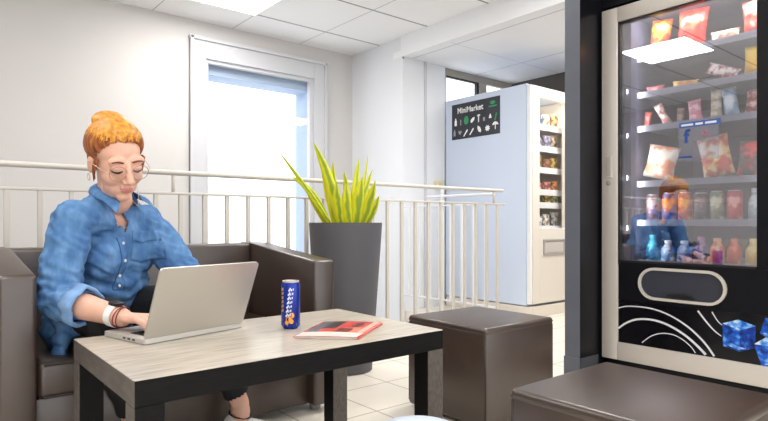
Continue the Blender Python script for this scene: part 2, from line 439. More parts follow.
# ------------------------------------------------------------------ coffee table
tx0, tx1, ty0, ty1, th = .376, 1.318, 1.302, 1.888, .46
t = thing('coffee_table', 'low dark wood table, its top painted pale as window glare, holding the laptop', 'table', ((tx0+tx1)/2, (ty0+ty1)/2, 0))
b = bx(tx0, tx1, ty0, ty1, th-.06, th, .0015, 1)
o = obj('tabletop', b, [M['top'], M['wood_dark'], M['wood_lit']], t)
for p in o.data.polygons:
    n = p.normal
    p.material_index = 0 if n.z > .6 else (2 if n.x < -.6 else 1)  # glare painted on the top, lit tone on the left end
for x in (tx0, tx1-.066):
    for y in (ty0, ty1-.066):
        o = obj('leg', bx(x+.0005, x+.066, y+.0005, y+.066, 0, th-.06, .0015, 1), [M['wood_dark'], M['wood_lit']], t)
        for p in o.data.polygons: p.material_index = 1 if (p.normal.x < -.6 and x < .5) or (p.normal.y < -.6 and x > .5) else 0  # lit tone painted on left legs' outer and right legs' front faces

# ------------------------------------------------------------------ ottomans
def ottoman(loc, label):
    h = .22
    t = thing('ottoman', label, 'ottoman', loc, 'brown cube ottomans')
    x, y, _ = loc
    b = bmn(); box(b, x-h, x+h, y-h, y+h, .012, .385, .014, 3)
    obj('body', b, M['leather'], t, True, ang=40)
    b = bmn(); box(b, x-h-.001, x+h+.001, y-h-.001, y+h+.001, .366, .398, .014, 4)
    for v in b.verts:
        if v.co.z > .39:
            q = max(0, 1-max(abs(v.co.x-x), abs(v.co.y-y))/h)
            v.co.z += .006*q
    obj('lid', b, M['leather'], t, True, ang=40)
    b = bmn()
    r = h+.001
    tube(b, [(x-r+.004, y-r+.004, .383), (x+r-.004, y-r+.004, .383), (x+r-.004, y+r-.004, .383), (x-r+.004, y+r-.004, .380)], .0022, 8, closed=True)
    for sx, sy in ((-1, -1), (1, -1), (-1, 1), (1, 1)): tube(b, [(x+sx*(r-.006), y+sy*(r-.006), .03), (x+sx*(r-.006), y+sy*(r-.006), .37)], .004, 8)
    obj('piping', b, M['seam'], t, True)
    for sx, sy in ((-1, -1), (1, -1), (-1, 1), (1, 1)):
        obj('foot', lathe(bmn(), [(.018, 0), (.02, .013)], (x+sx*.17, y+sy*.17, 0), 12), M['black'], t)
    return t
o1 = ottoman((1.91, 1.665, 0), 'dark brown leatherette cube ottoman standing beyond the table end')
dup(o1, (1.352, .672, 0), 'dark brown leatherette cube ottoman in front of the black vending machine')

# ------------------------------------------------------------------ potted plant
PX, PY = 1.85, 2.575
t = thing('potted_plant', 'tall charcoal tapered planter with yellow green sword leaves beside the sofa', 'plant', (PX, PY, 0))
b = lathe(bmn(), [(.13, 0), (.145, .004), (.2, .79), (.2, .802), (.188, .802), (.184, .74)], (PX, PY, 0), 48)
obj('planter', b, M['pot'], t, True, ang=40)
obj('soil', lathe(bmn(), [(.185, .74), (.15, .755), (.02, .765)], (PX, PY, 0), 32), M['soil'], t, True)
lm, n, bs = nt('sword_leaf')
bs.inputs['Roughness'].default_value = .45
uv = n.nodes.new('ShaderNodeUVMap'); sp = n.nodes.new('ShaderNodeSeparateXYZ'); n.links.new(uv.outputs[0], sp.inputs[0])
nz = n.nodes.new('ShaderNodeTexNoise'); nz.inputs['Scale'].default_value = 9
tc = n.nodes.new('ShaderNodeTexCoord'); mp = n.nodes.new('ShaderNodeMapping'); mp.inputs['Scale'].default_value = (4, 4, 1); n.links.new(tc.outputs['Object'], mp.inputs[0]); n.links.new(mp.outputs[0], nz.inputs['Vector'])
ma = n.nodes.new('ShaderNodeMath'); ma.operation = 'MULTIPLY_ADD'; ma.inputs[1].default_value = .35; n.links.new(nz.outputs['Fac'], ma.inputs[0]); n.links.new(sp.outputs[0], ma.inputs[2])
rp = n.nodes.new('ShaderNodeValToRGB'); rp.color_ramp.elements[0].color = lin(232, 228, 50); rp.color_ramp.elements[0].position = .12
rp.color_ramp.elements[1].color = lin(226, 222, 60); rp.color_ramp.elements[1].position = 1.0
for pos, c in ((.40, lin(222, 222, 36)), (.50, lin(150, 172, 40)), (.64, lin(138, 164, 44)), (.74, lin(220, 218, 44))):
    e = rp.color_ramp.elements.new(pos); e.color = c
n.links.new(ma.outputs[0], rp.inputs[0]); n.links.new(rp.outputs[0], bs.inputs['Base Color'])
def leaf(bm, uvl, base, tip, w, bend, twist):
    base, tip = V(base), V(tip); d = tip-base; L = d.length
    side = V((math.cos(twist), math.sin(twist), 0)); side = (side-d.normalized()*side.dot(d.normalized())).normalized()
    nrm = d.cross(side).normalized(); N = 14; rows = []
    for i in range(N+1):
        s = i/N
        c = base+d*s+V(bend)*math.sin(PI*s)*L
        ww = w*(.55+.9*s-.45*s*s)*(1-s**3.2)*.5 if s < 1 else .0005
        ww = max(ww, .0006)
        row = []
        for u, kx, kn in ((0, -1, .35), (.25, -.5, .1), (.5, 0, 0), (.75, .5, .1), (1, 1, .35)):
            row.append((bm.verts.new(c+side*ww*kx+nrm*ww*kn), u))
        back = [(bm.verts.new(v.co-nrm*.0035*(1-.7*s)), u) for v, u in row]
        rows.append((row, back, s))
    def f(vs, us, s0, s1):
        q = bm.faces.new(vs)
        for lp, u, ss in zip(q.loops, us, (s0, s0, s1, s1)): lp[uvl].uv = (u*.65, ss)
    for (r0, b0, s0), (r1, b1, s1) in zip(rows, rows[1:]):
        for j in range(4):
            f((r0[j][0], r0[j+1][0], r1[j+1][0], r1[j][0]), (r0[j][1], r0[j+1][1], r1[j+1][1], r1[j][1]), s0, s1)
            f((b0[j+1][0], b0[j][0], b1[j][0], b1[j+1][0]), (r0[j+1][1], r0[j][1], r1[j][1], r1[j+1][1]), s0, s1)
        for j, jj in ((0, 0), (4, 4)):
            f((r0[j][0], b0[j][0], b1[j][0], r1[j][0]), (r0[j][1],)*2+(r1[j][1],)*2, s0, s1)
LV = [  # base dx,dy, tip x,y,z, width, bend, twist
    (-.06, -.02, 1.631, 2.56, 1.225, .062, (.05, 0, .02), -.6), (-.05, .03, 1.71, 2.60, 1.13, .05, (0, 0, 0), -.4),
    (0, .02, 1.755, 2.56, 1.13, .045, (-.05, 0, 0), -.7), (-.09, 0, 1.41, 2.54, 1.165, .03, (.06, 0, -.05), -.3),
    (-.09, .02, 1.50, 2.55, 1.035, .05, (.02, 0, .12), .2), 
    (.05, -.03, 1.932, 2.56, 1.165, .048, (-.03, 0, 0), -.6), (.07, .03, 2.025, 2.60, 1.195, .022, (.03, 0, -.03), -.4),
    (.06, .0, 1.995, 2.52, 1.10, .045, (-.02, 0, 0), -.9), (.09, .02, 2.0, 2.55, .995, .05, (.02, 0, .05), -.2),
    (.09, -.04, 1.985, 2.45, .95, .05, (.06, 0, .0), -1.0), (.02, -.08, 1.862, 2.44, 1.045, .075, (-.02, 0, 0), -.65),
    (.06, -.07, 1.935, 2.42, 1.03, .06, (.02, 0, 0), -.8), (-.03, -.09, 1.77, 2.46, 1.01, .06, (-.03, 0, 0), -.5),
    (-.07, -.06, 1.70, 2.45, 1.02, .055, (-.03, 0, 0), -.4), 
    (-.09, .05, 1.62, 2.62, .98, .045, (0, 0, .05), -.3), (.0, -.03, 1.80, 2.52, 1.08, .05, (.02, 0, 0), -.9)]
b = bmn(); uvl = b.loops.layers.uv.new('uv')
for dx, dy, x, y, z, w_, bd, tw in LV:
    leaf(b, uvl, (PX+dx*.8, PY+dy*.8, .755), (x, y, z), w_*1.1, bd, tw)
obj('leaves', b, lm, t, True)

# ------------------------------------------------------------------ white stool at the picture's foot
t = thing('stool', 'small round white stool in front of the table end', 'stool', (.985, 1.06, 0))
obj('seat', lathe(bmn(), [(.05, .245), (.08, .25), (.10, .262), (.105, .276), (.095, .288), (.06, .294), (.01, .295)], (.985, 1.06, 0), 36), M['white_mach'], t, True)
for a in (45, 135, 225, 315):
    c, s = math.cos(R(a)), math.sin(R(a))
    obj('leg', tube(bmn(), [(.985+.10*c, 1.06+.10*s, 0), (.985+.06*c, 1.06+.06*s, .255)], .012, 12), M['white'], t, True, ang=50)

# ------------------------------------------------------------------ things on the table
# laptop
hx, hy, ang = .508, 1.66, R(14)
t = thing('laptop', 'open silver laptop the woman is typing on', 'laptop', (hx+.15, hy+.1, th))
U = V((math.cos(ang), math.sin(ang), 0)); F_ = V((-math.sin(ang), math.cos(ang), 0)); Z_ = V((0, 0, 1))
def rrect(w, h, r, k=5):
    p = []
    for cx, cy, a0 in ((w-r, r, -90), (w-r, h-r, 0), (r, h-r, 90), (r, r, 180)):
        for i in range(k+1):
            a = R(a0+90*i/k); p.append((cx+r*math.cos(a), cy+r*math.sin(a)))
    return p
LW, LD = .345, .225
O = V((hx, hy, th+.002))
ba = obj('base', prism(bmn(), rrect(LW, LD, .012), O, U, F_, Z_, .013), M['alu_edge'], t)
b = bmn()
kb = O+Z_*.0131
for r_ in range(5):
    for c in range(13):
        prism(b, [(p[0]+.03+c*.0222, p[1]+.028+r_*.0205) for p in rrect(.019, .0172, .002, 2)], kb, U, F_, Z_, .0015)
obj('keyboard', b, M['black'], ba)
obj('trackpad', prism(bmn(), [(p[0]+.12, p[1]+.14) for p in rrect(.105, .072, .004)], kb, U, F_, Z_, .0006), M['alu'], ba)
for d in (.05, .075, .1):
    obj('port', prism(bmn(), [(d, .004), (d+.014, .004), (d+.014, .009), (d, .009)], O-U*.0004, F_, Z_, U, .001), M['black'], ba)
tilt = R(22)
up = (Z_*math.cos(tilt)-F_*math.sin(tilt)); nb = (F_*math.cos(tilt)+Z_*math.sin(tilt))
LO = O+Z_*.011+F_*.004
li = obj('display_lid', prism(bmn(), rrect(LW, .219, .012), LO, U, up, nb, .006), M['alu'], t)
obj('screen', prism(bmn(), [(p[0]+.01, p[1]+.012) for p in rrect(LW-.02, .198, .004)], LO+nb*.0061, U, up, nb, .0006), M['screen'], li)
obj('hinge', tube(bmn(), [O+U*.05+Z_*.0125+F_*.007, O+U*(LW-.05)+Z_*.0125+F_*.007], .004, 10), M['alu_edge'], t, True)
# can
cx, cy = .957, 1.636
t = thing('drink_can', 'tall blue drink can with yellow and white lettering', 'can', (cx, cy, th))
b = lathe(bmn(), [(.022, .0), (.024, .003), (.0305, .011), (.0305, .141), (.027, .149)], (cx, cy, th), 40)
can = obj('body', b, mat('can_blue', lin(28, 52, 150), .25, metal=.35), t, True, ang=40)
obj('lid', lathe(bmn(), [(.027, .149), (.0275, .1535), (.0255, .1545), (.0245, .151), (.005, .151)], (cx, cy, th), 40), M['alu'], t, True, ang=40)
obj('pull_tab', bx(cx-.006, cx+.012, cy-.006, cy+.006, th+.1515, th+.154, .001), M['alu'], t)
# printed marks wrapped on the can; angle of the camera-facing side
fa = math.atan2(-cy, -cx)
def wrap(bm, pts, r=.0307):
    """pts (angle offset deg, z) polygon on the can skin, subdivided strip"""
    a = []
    for q, z in pts:
        an = fa+R(q); a.append((an, z))
    vs = [bm.verts.new((cx+r*math.cos(an), cy+r*math.sin(an), th+z)) for an, z in a]
    ws = [bm.verts.new((cx+(r-.0006)*math.cos(an), cy+(r-.0006)*math.sin(an), th+z)) for an, z in a]
    k = len(vs); bm.faces.new(vs); bm.faces.new(ws[::-1])
    for i in range(k): bm.faces.new((vs[i], ws[i], ws[(i+1) % k], vs[(i+1) % k]))
yel, whi, orn, whi2 = bmn(), bmn(), bmn(), bmn()
for z in [i*.0135+.055 for i in range(6)]:      # yellow lettering up the left side
    wrap(yel, [(-66, z), (-50, z+.002), (-50, z+.011), (-66, z+.009)])
for i in range(7):                              # white slanted letters up the middle
    z = .04+i*.0135; q = -32+i*3.0
    wrap(whi, [(q, z), (q+11, z+.002), (q+11, z+.0075), (q, z+.006)])
    wrap(whi, [(q+16, z+.001), (q+32, z+.004), (q+32, z+.011), (q+16, z+.0075)])
    wrap(whi, [(q+7, z+.004), (q+14, z+.0055), (q+14, z+.0125), (q+7, z+.011)])
for c0, z0, r0 in ((-12, .033, 1), (6, .045, .95), (4, .026, .8), (-24, .022, .7)):
    wrap(orn, [(c0+r0*17*math.cos(a), z0+r0*.0095*math.sin(a)) for a in [2*PI*i/14 for i in range(14)]], .0308)
for z in (.012, .016): wrap(whi2, [(-50, z), (-20, z), (10, z), (40, z), (40, z+.002), (10, z+.002), (-20, z+.002), (-50, z+.002)])
obj('lettering', yel, mat('can_yellow', lin(240, 190, 40), .35), can)
obj('lettering', whi, mat('can_white', lin(225, 228, 238), .35), can)
obj('small_print', whi2, M['white_print'], can)
obj('fruit_print', orn, mat('can_orange', lin(240, 160, 50), .35), can)
# magazine
A, B_, C_, D_ = [V((x, y, 0)) for x, y in ((.872, 1.480), (1.012, 1.345), (1.228, 1.497), (1.088, 1.640))]
t = thing('magazine', 'closed glossy magazine with a red photographic cover', 'magazine', (1.05, 1.49, th))
def mpt(u, v, z): # u along spine edge A->D... v across A->B
    p = A*(1-u)*(1-v)+B_*(1-u)*v+C_*u*v+D_*u*(1-v); p.z = th+z; return p
def slab(u0, u1, v0, v1, z0, z1, nv=10):
    b = bmn(); rows = []
    hgt = lambda v, z: z*(1+.35*math.sin(PI*v))
    for i in range(nv+1):
        v = v0+(v1-v0)*i/nv
        rows.append([b.verts.new(mpt(u0, v, z0 if z0 < .0011 else hgt(v, z0))), b.verts.new(mpt(u1, v, z0 if z0 < .0011 else hgt(v, z0))), b.verts.new(mpt(u1, v, hgt(v, z1))), b.verts.new(mpt(u0, v, hgt(v, z1)))])
    for p, q in zip(rows, rows[1:]):
        for j in range(4): b.faces.new((p[j], p[(j+1) % 4], q[(j+1) % 4], q[j]))
    b.faces.new(rows[0]); b.faces.new(rows[-1][::-1]); return b
obj('pages', slab(.01, .99, .01, .985, .001, .006), mat('paper_edges', lin(214, 208, 200), .7), t)
cov = obj('cover', slab(0, 1, 0, 1, .006, .0068), two('cover_photo', lin(206, 60, 60), lin(240, 150, 130), 7, (1, 1.2, 1), .35, .65, rough=.25, c3=lin(222, 92, 82), coat=.3), t)
obj('spine', slab(0, 1, .985, 1.0, .001, .0066), mat('spine_red', lin(214, 96, 86), .4), t)
obj('cover_panel', slab(.002, .26, .02, .97, .0069, .0072), mat('cover_cream', lin(226, 214, 208), .3), cov)
obj('cover_panel', slab(.27, .98, .04, .22, .0069, .0072), mat('cover_grey', lin(96, 92, 106), .3), cov)
obj('cover_panel', slab(.5, .97, .22, .42, .0069, .0072), mat('cover_dark', lin(58, 44, 52), .3), cov)
obj('cover_panel', slab(.28, .5, .5, .72, .0069, .0072), mat('cover_dark_red', lin(120, 36, 44), .3), cov)
obj('cover_panel', slab(.62, .9, .62, .76, .0069, .0072), mat('cover_plum', lin(110, 56, 66), .3), cov)
obj('cover_panel', slab(.27, .99, .86, .95, .0069, .0072), mat('cover_pink', lin(236, 176, 164), .3), cov)

# ------------------------------------------------------------------ black vending machine
MX = 2.642
NY, NZ, NX = (0, -1, 0), (0, 0, 1), (-1, 0, 0)      # picture-right, up, out of the front
t = vm = thing('vending_machine', 'tall black glass-fronted snack vending machine with pale metal door frame', 'vending machine', (2.95, .96, 0))
yL, yR, zB, zT = 1.518, .40, .14, 1.842
b = bmn()
box(b, 2.70, 3.45, yL-.03, yL, .05, zT); box(b, 2.70, 3.45, yR, yR+.03, .05, zT)
box(b, 2.70, 3.45, yR+.03, yL-.03, zT-.04, zT); box(b, 3.42, 3.45, yR+.03, yL-.03, .05, zT-.04)
box(b, 2.70, 3.42, yR+.03, yL-.03, .05, .60); box(b, 2.70, 3.42, yR+.03, .83, .60, zT-.04)
obj('cabinet', b, M['cab'], t)
b = bmn()
box(b, 3.40, 3.419, .832, 1.486, .602, 1.80); box(b, 2.72, 3.40, 1.40, 1.42, .602, 1.80); box(b, 2.72, 3.40, .832, .842, .602, 1.80); box(b, 2.72, 3.40, .842, 1.40, 1.797, 1.80)
box(b, 2.705, 2.72, 1.40, 1.486, .602, 1.80)
obj('liner', b, M['inner'], t)
for y in (1.45, .60): 
    for x in (2.76, 3.38): obj('foot', lathe(bmn(), [(.025, 0), (.025, .051)], (x, y, 0), 16), M['black'], t)
b = bmn()
for a in ((yL-.081, yL, zB, zT), (yR, yR+.07, zB, zT), (yR+.07, yL-.081, 1.77, zT), (yR+.07, yL-.081, zB, .2256)):
    box(b, MX, MX+.055, *a, .004, 2)
df = obj('door_frame', b, M['door_frame'], t, True, ang=40)
b = bmn()
for a in ((1.428, 1.437, .6, 1.77), (.848, 1.437, 1.762, 1.77), (.848, 1.437, .612, .622)): box(b, MX+.008, MX+.05, *a)
obj('gasket', b, M['black'], t)
obj('glass_pane', bx(MX+.020, MX+.026, .846, 1.43, .62, 1.765), M['vglass'], t)
lp = obj('lower_panel', bx(MX+.012, MX+.055, .47, 1.437, .2256, .428), M['black_gloss'], t)
up_ = obj('flap_panel', bx(MX+.012, MX+.055, .47, 1.437, .4295, .612), M['cab'], t)
ct = obj('control_panel', bx(MX+.012, MX+.055, .47, .846, .6135, 1.77), M['cab'], t)
b = bmn()
for r_ in range(4):
    for c in range(3): box(b, MX+.006, MX+.013, .70-c*.03, .72-c*.03, 1.16-r_*.03, 1.18-r_*.03, .002)
obj('keypad', b, M['foot'], ct)
obj('coin_slot', bx(MX+.006, MX+.013, .63, .66, .95, 1.02, .002), M['alu'], ct)
# delivery flap
fl = obj('delivery_flap', prism(bmn(), stadium(-1.145, .52, .178, .062), (MX+.012, 0, 0), NY, NZ, NX, .002), mat('flap_dark', lin(52, 55, 66), .35), t)
obj('flap_rim', ring_prism(bmn(), stadium(-1.145, .52, .19, .0745), stadium(-1.145, .52, .178, .0625), (MX+.0125, 0, 0), NY, NZ, NX, .012), M['door_frame'], fl)
gp = [(-.055, .0)]; gp = [(-1.145+.06*math.cos(PI*i/10), .468+.016*math.sin(PI*i/10)) for i in range(11)]
obj('flap_grip', prism(bmn(), gp, (MX+.010, 0, 0), NY, NZ, NX, .012), M['black'], fl)
# printed arcs
def stroke(pts, w, w2=None):
    b = bmn(); n_ = len(pts); P2 = []
    # smooth subdivision (Catmull-Rom)
    q = [pts[0]]+list(pts)+[pts[-1]]
    for i in range(1, n_):
        for s in range(5):
            u = s/5; p0, p1, p2, p3 = [V(x) for x in q[i-1:i+3]]
            P2.append(.5*((2*p1)+(-p0+p2)*u+(2*p0-5*p1+4*p2-p3)*u*u+(-p0+3*p1-3*p2+p3)*u**3))
    P2.append(V(pts[-1])); k = len(P2); L_, R_ = [], []
    for i, p in enumerate(P2):
        d = (P2[min(i+1, k-1)]-P2[max(i-1, 0)]).normalized(); nn = V((-d.y, d.x))
        ww = w+(w2-w)*i/(k-1) if w2 else w
        L_.append(p+nn*ww/2); R_.append(p-nn*ww/2)
    return prism(b, [tuple(x) for x in L_]+[tuple(x) for x in R_[::-1]], (MX+.0115, 0, 0), NY, NZ, NX, .0006)
arcs = [([(1.436, .389), (1.398, .401), (1.347, .406), (1.284, .405), (1.224, .394), (1.166, .372), (1.11, .34), (1.067, .305), (1.035, .272), (1.006, .232)], .005, .009),
        ([(1.436, .291), (1.398, .321), (1.347, .345), (1.284, .353), (1.224, .346), (1.166, .325), (1.11, .293), (1.063, .255), (1.04, .232)], .008, .011),
        ([(1.32, .24), (1.284, .272), (1.248, .291), (1.213, .299), (1.172, .297), (1.133, .281), (1.099, .255), (1.082, .232)], .004, .004),
        ([(1.072, .418), (1.035, .372), (1.004, .34), (.978, .322)], .008, .004), ([(1.015, .42), (.993, .385), (.975, .369)], .005, .003)]
for pts, w, w2 in arcs:
    obj('printed_arc', stroke([(-y, z) for y, z in pts], w, w2), M['white_print'], lp)
# printed ice cubes
ice1 = two('ice_blue', lin(10, 40, 120), lin(120, 180, 240), 34, lo=.35, hi=.72, rough=.2, c3=lin(24, 96, 205))
ice2 = two('ice_deep_blue', lin(6, 24, 84), lin(60, 130, 220), 34, lo=.35, hi=.75, rough=.2, c3=lin(14, 62, 160))
ice3 = two('ice_white', lin(30, 100, 200), lin(220, 236, 250), 40, lo=.35, hi=.65, rough=.2, c3=lin(110, 170, 236))
def cube_print(cx_, cz, s, sk):
    for nm, pts, m_ in (('printed_ice_face', [(-.06, .043), (0, .066), (.064, .048), (.004, .022)], ice3), ('printed_ice_face', [(-.06, .043), (.004, .022), (.006, -.066), (-.058, -.052)], ice1),
                        ('printed_ice_face', [(.004, .022), (.064, .048), (.06, -.042), (.006, -.066)], ice2), ('printed_ice_glint', [(-.045, -.045), (.0, -.058), (.03, -.05), (.0, -.045), (-.03, -.035)], ice3)):
        gl = 'glint' in nm
        p2 = [(cx_+s*(a*math.cos(sk)-c*math.sin(sk)), cz+s*(a*math.sin(sk)+c*math.cos(sk))) for a, c in pts]
        obj(nm, prism(bmn(), p2, (MX+.0115-(.0004 if gl else 0), 0, 0), NY, NZ, NX, .0006), m_, lp)
cube_print(-.913, .334, 1.0, 0); cube_print(-.79, .286, .95, .3); cube_print(-.785, .378, .7, -.3)
# frame handle and lock
obj('handle', bx(MX-.004, MX+.001, 1.462, 1.498, 1.02, 1.13, .004), M['door_frame'], df)
obj('handle_slot', bx(MX-.0048, MX+.001, 1.468, 1.492, 1.028, 1.122, .003), mat('slot_grey', lin(176, 170, 164), .4), df)
obj('lock', lathe(bmn(), [(.011, 0), (.011, .004), (.004, .0045)], (MX, 1.48, .995), 20, Matrix(((0, 0, -1), (0, 1, 0), (1, 0, 0)))), M['foot'], df, True)
# shelves
SH = (.618, .812, 1.0, 1.268, 1.433, 1.61)
for z in SH:
    b = bx(2.765, 3.39, .845, 1.398, z-.010, z-.002)
    box(b, 2.755, 2.766, .845, 1.398, z-.026, z+.004, .002)
    obj('shelf', b, M['shelf'], t)
for z in (1.438, 1.224, 1.019, .776):
    obj('led_light', lathe(bmn(), [(.0015, -.011), (.0026, -.009), (.0026, .009), (.0015, .011)], (2.699, 1.416, z), 12), M['led'], t)
obj('fill_tube', tube(bmn(), [(2.712, .86, 1.788), (2.712, 1.39, 1.788)], .007, 10), M['led'], t)  # glowing tubes added out of sight to brighten the goods
obj('fill_tube', tube(bmn(), [(2.725, .855, .66), (2.725, .855, 1.74)], .006, 10), M['led'], t)
# notices stuck on the glass
gx = MX+.0198
pt = bx(gx-.0005, gx, .985, 1.155, 1.222, 1.246)
st = obj('sticker', pt, mat('sticker_blue', lin(58, 92, 160), .4), t)
b = bmn()
for i, (a, w) in enumerate(((1.145, .05), (1.085, .03), (1.045, .045))): box(b, gx-.0012, gx-.0005, a-w, a, 1.229, 1.238)
obj('sticker_print', b, M['white_print'], st)
st = obj('notice', bx(gx-.0005, gx, .99, 1.158, 1.075, 1.22), glass_mat('clear_notice', .12, (.90, .91, .97, 1), .3), t)
pr = bmn()
merge(pr, text_mesh('f', .085, (gx-.001, 1.135, 1.155), NY, NZ, NX, .0004, .002))
box(pr, gx-.0013, gx-.0005, 1.10, 1.155, 1.088, 1.096)
obj('notice_print', pr, mat('notice_blue', lin(30, 66, 140), .4), st)
obj('notice_ring', ring_prism(bmn(), stadium(-1.045, 1.19, .012, .012), stadium(-1.045, 1.19, .008, .008), (gx-.0006, 0, 0), NY, NZ, NX, .0006), mat('notice_pink', lin(190, 90, 120), .4), st)

# ------------------------------------------------------------------ goods in the black machine
def pack_mat(c1, c2, c3, scale=16, lo=.4, hi=.6):
    return two('packaging', c1, c2, scale, lo=lo+.03, hi=hi-.03, rough=.3, c3=c3)
def bag_bm(cx_, cy_, z0, w, h, d, tilt=0, N=12):
    b = bmn(); g = {}
    for sgn in (-1, 1):
        for i in range(N+1):
            for j in range(N+1):
                u, v = i/N*2-1, j/N*2-1
                e = max(0, (1-abs(u)**2.6))*max(0, (1-abs(v)**4))
                pin = 1-.10*(1-abs(v)**2)*(abs(u)**2)
                g[sgn, i, j] = b.verts.new((sgn*(.5*d*e**.6+.0012), u*w/2*pin, v*h/2))
        for i in range(N):
            for j in range(N):
                q = [g[sgn, i, j], g[sgn, i+1, j], g[sgn, i+1, j+1], g[sgn, i, j+1]]
                b.faces.new(q)
    for i in range(N):
        for a, c in (((i, 0), (i+1, 0)), ((i, N), (i+1, N)), ((0, i), (0, i+1)), ((N, i), (N, i+1))):
            b.faces.new((g[-1, *a], g[-1, *c], g[1, *c], g[1, *a]))
    for v in b.verts:
        v.co.x += .006*noise.noise(v.co*30+V((cy_*9, z0*7, 0)))
    rot = Matrix.Rotation(tilt, 4, 'X')
    b.transform(rot)
    lo = min(v.co.z for v in b.verts)
    b.transform(Matrix.Translation((cx_, cy_, z0-lo+.0005)))
    return b
gx0 = 2.83
def goods(kind, y0, y1, z0, z1, cols, label, tilt=0, group='snacks in the black vending machine', cat='snack', x=gx0, sc=16, name=None):
    cy_, w, h = (y0+y1)/2, abs(y1-y0), z1-z0
    if kind == 'bag':
        o = obj(name or 'snack_bag', bag_bm(x, cy_, z0, w, h, .06, tilt), pack_mat(*cols, sc), None, True, (x, cy_, z0))
    elif kind == 'bar':
        o = obj(name or 'snack_bar', bag_bm(x, cy_, z0, w, h, .022, tilt), pack_mat(*cols, sc), None, True, (x, cy_, z0))
    else:
        root = thing(kind, label, cat, (x, cy_, z0), group)
        r = w/2
        if kind == 'soft_drink_can':
            obj('body', lathe(bmn(), [(r*.78, 0), (r, h*.06), (r, h*.9), (r*.8, h*.97)], (x, cy_, z0), 24), pack_mat(*cols, sc), root, True, ang=40)
            obj('lid', lathe(bmn(), [(r*.8, h*.97), (r*.8, h), (r*.7, h*.985)], (x, cy_, z0), 24), M['alu'], root)
        else:
            obj('body', lathe(bmn(), [(r*.8, 0), (r, h*.05), (r, h*.55), (r*.95, h*.62), (r*.5, h*.82), (r*.45, h*.88)], (x, cy_, z0), 24), pack_mat(*cols, sc), root, True, ang=50)
            obj('cap', lathe(bmn(), [(r*.52, h*.87), (r*.52, h), (r*.4, h*1.01)], (x, cy_, z0), 16), mat('bottle_cap', cols[1], .4), root)
        return root
    return tag(o, label, cat, group)
c = lin
S5, S4, S3, S2, S1, S0 = [z-.0015 for z in SH]
T0, T1, T2, T3, T4, T5 = S0, S1, S2, S3, S4, S5
S0, S1, S2, S3, S4, S5 = [SH[5]-.002, SH[4]-.002, SH[3]-.002, SH[2]-.002, SH[1]-.002, SH[0]-.002]
goods('bag', 1.365, 1.265, S0, S0+.175, (c(150, 60, 30), c(246, 200, 50), c(230, 130, 40)), 'yellow and orange crisp bag on the top shelf, nearest the pale door stile', .12)
goods('bag', 1.235, 1.10, S0, S0+.185, (c(190, 40, 30), c(236, 110, 70), c(200, 56, 44)), 'large red crisp bag on the top shelf beside the yellow and orange one', .1)
goods('bar', 1.09, .965, S0, S0+.055, (c(120, 84, 66), c(238, 220, 190), c(200, 160, 130)), 'cream and brown wafer pack lying on the top shelf', .04, sc=40)
goods('bag', .955, .872, S0, S0+.155, (c(214, 50, 50), c(236, 232, 214), c(226, 110, 80)), 'red and white crisp bag at the far end of the top shelf', -.06)
goods('bar', 1.385, 1.295, S1, S1+.04, (c(170, 60, 74), c(230, 170, 170), c(200, 100, 110)), 'pink snack bar lying low on the second shelf', 0, sc=40)
goods('bar', 1.26, 1.14, S1, S1+.036, (c(200, 130, 60), c(246, 216, 110), c(230, 180, 80)), 'yellow snack bar lying low on the second shelf', .08, sc=40)
goods('bar', 1.11, .965, S1, S1+.05, (c(170, 60, 60), c(236, 230, 224), c(200, 190, 186)), 'white and red chocolate bar leaning steeply on the second shelf', .42, sc=40)
goods('bag', .95, .872, S1, S1+.135, (c(226, 170, 10), c(250, 214, 20), c(246, 200, 10)), 'bright yellow sweet bag at the end of the second shelf', .02, sc=8)
goods('bar', 1.395, 1.362, S2, S2+.08, (c(190, 70, 70), c(230, 150, 140), c(210, 100, 96)), 'small red stick pack standing first on the third shelf', .15, sc=40)
goods('bar', 1.325, 1.285, S2, S2+.115, (c(190, 100, 96), c(240, 232, 224), c(226, 200, 190)), 'white and pink bar leaning over on the third shelf', -.45, sc=40)
goods('bar', 1.27, 1.235, S2, S2+.09, (c(200, 160, 130), c(240, 226, 206), c(226, 200, 170)), 'beige bar standing behind the leaning pink one on the third shelf', .1, x=2.90, sc=40)
goods('bar', 1.185, 1.125, S2, S2+.105, (c(226, 130, 150), c(242, 232, 236), c(238, 180, 190)), 'white packet with pink edges on the third shelf above the blue sticker', -.1, sc=30)
goods('bar', 1.088, 1.04, S2, S2+.14, (c(196, 180, 150), c(240, 232, 214), c(226, 214, 190)), 'tall cream biscuit bar on the third shelf', .02, sc=30)
goods('bag', 1.035, .975, S2, S2+.135, (c(150, 186, 210), c(232, 242, 248), c(196, 220, 234)), 'pale blue and white sachet on the third shelf', -.12, sc=24)
goods('bar', .945, .89, S2, S2+.11, (c(150, 60, 60), c(230, 200, 180), c(190, 110, 100)), 'red and beige bar at the end of the third shelf', .1, sc=40)
goods('bag', 1.388, 1.235, S3, S3+.16, (c(236, 150, 110), c(240, 234, 216), c(226, 220, 200)), 'white and orange crisp bag leaning on the fourth shelf', .25)
goods('bag', 1.135, 1.0, S3, S3+.185, (c(206, 80, 50), c(244, 236, 214), c(236, 200, 120)), 'big cream bag with red and yellow print on the fourth shelf', -.18)
goods('bag', .975, .872, S3, S3+.155, (c(50, 70, 60), c(226, 60, 50), c(150, 50, 46)), 'dark green and red bag at the end of the fourth shelf', .1)
D = 'drinks in the black vending machine'
def drink(kind, y0, y1, S, h, cols, label, sc=22): goods(kind, y0, y1, S, S+h, cols, label, group=D, cat='can' if 'can' in kind else 'bottle', sc=sc)
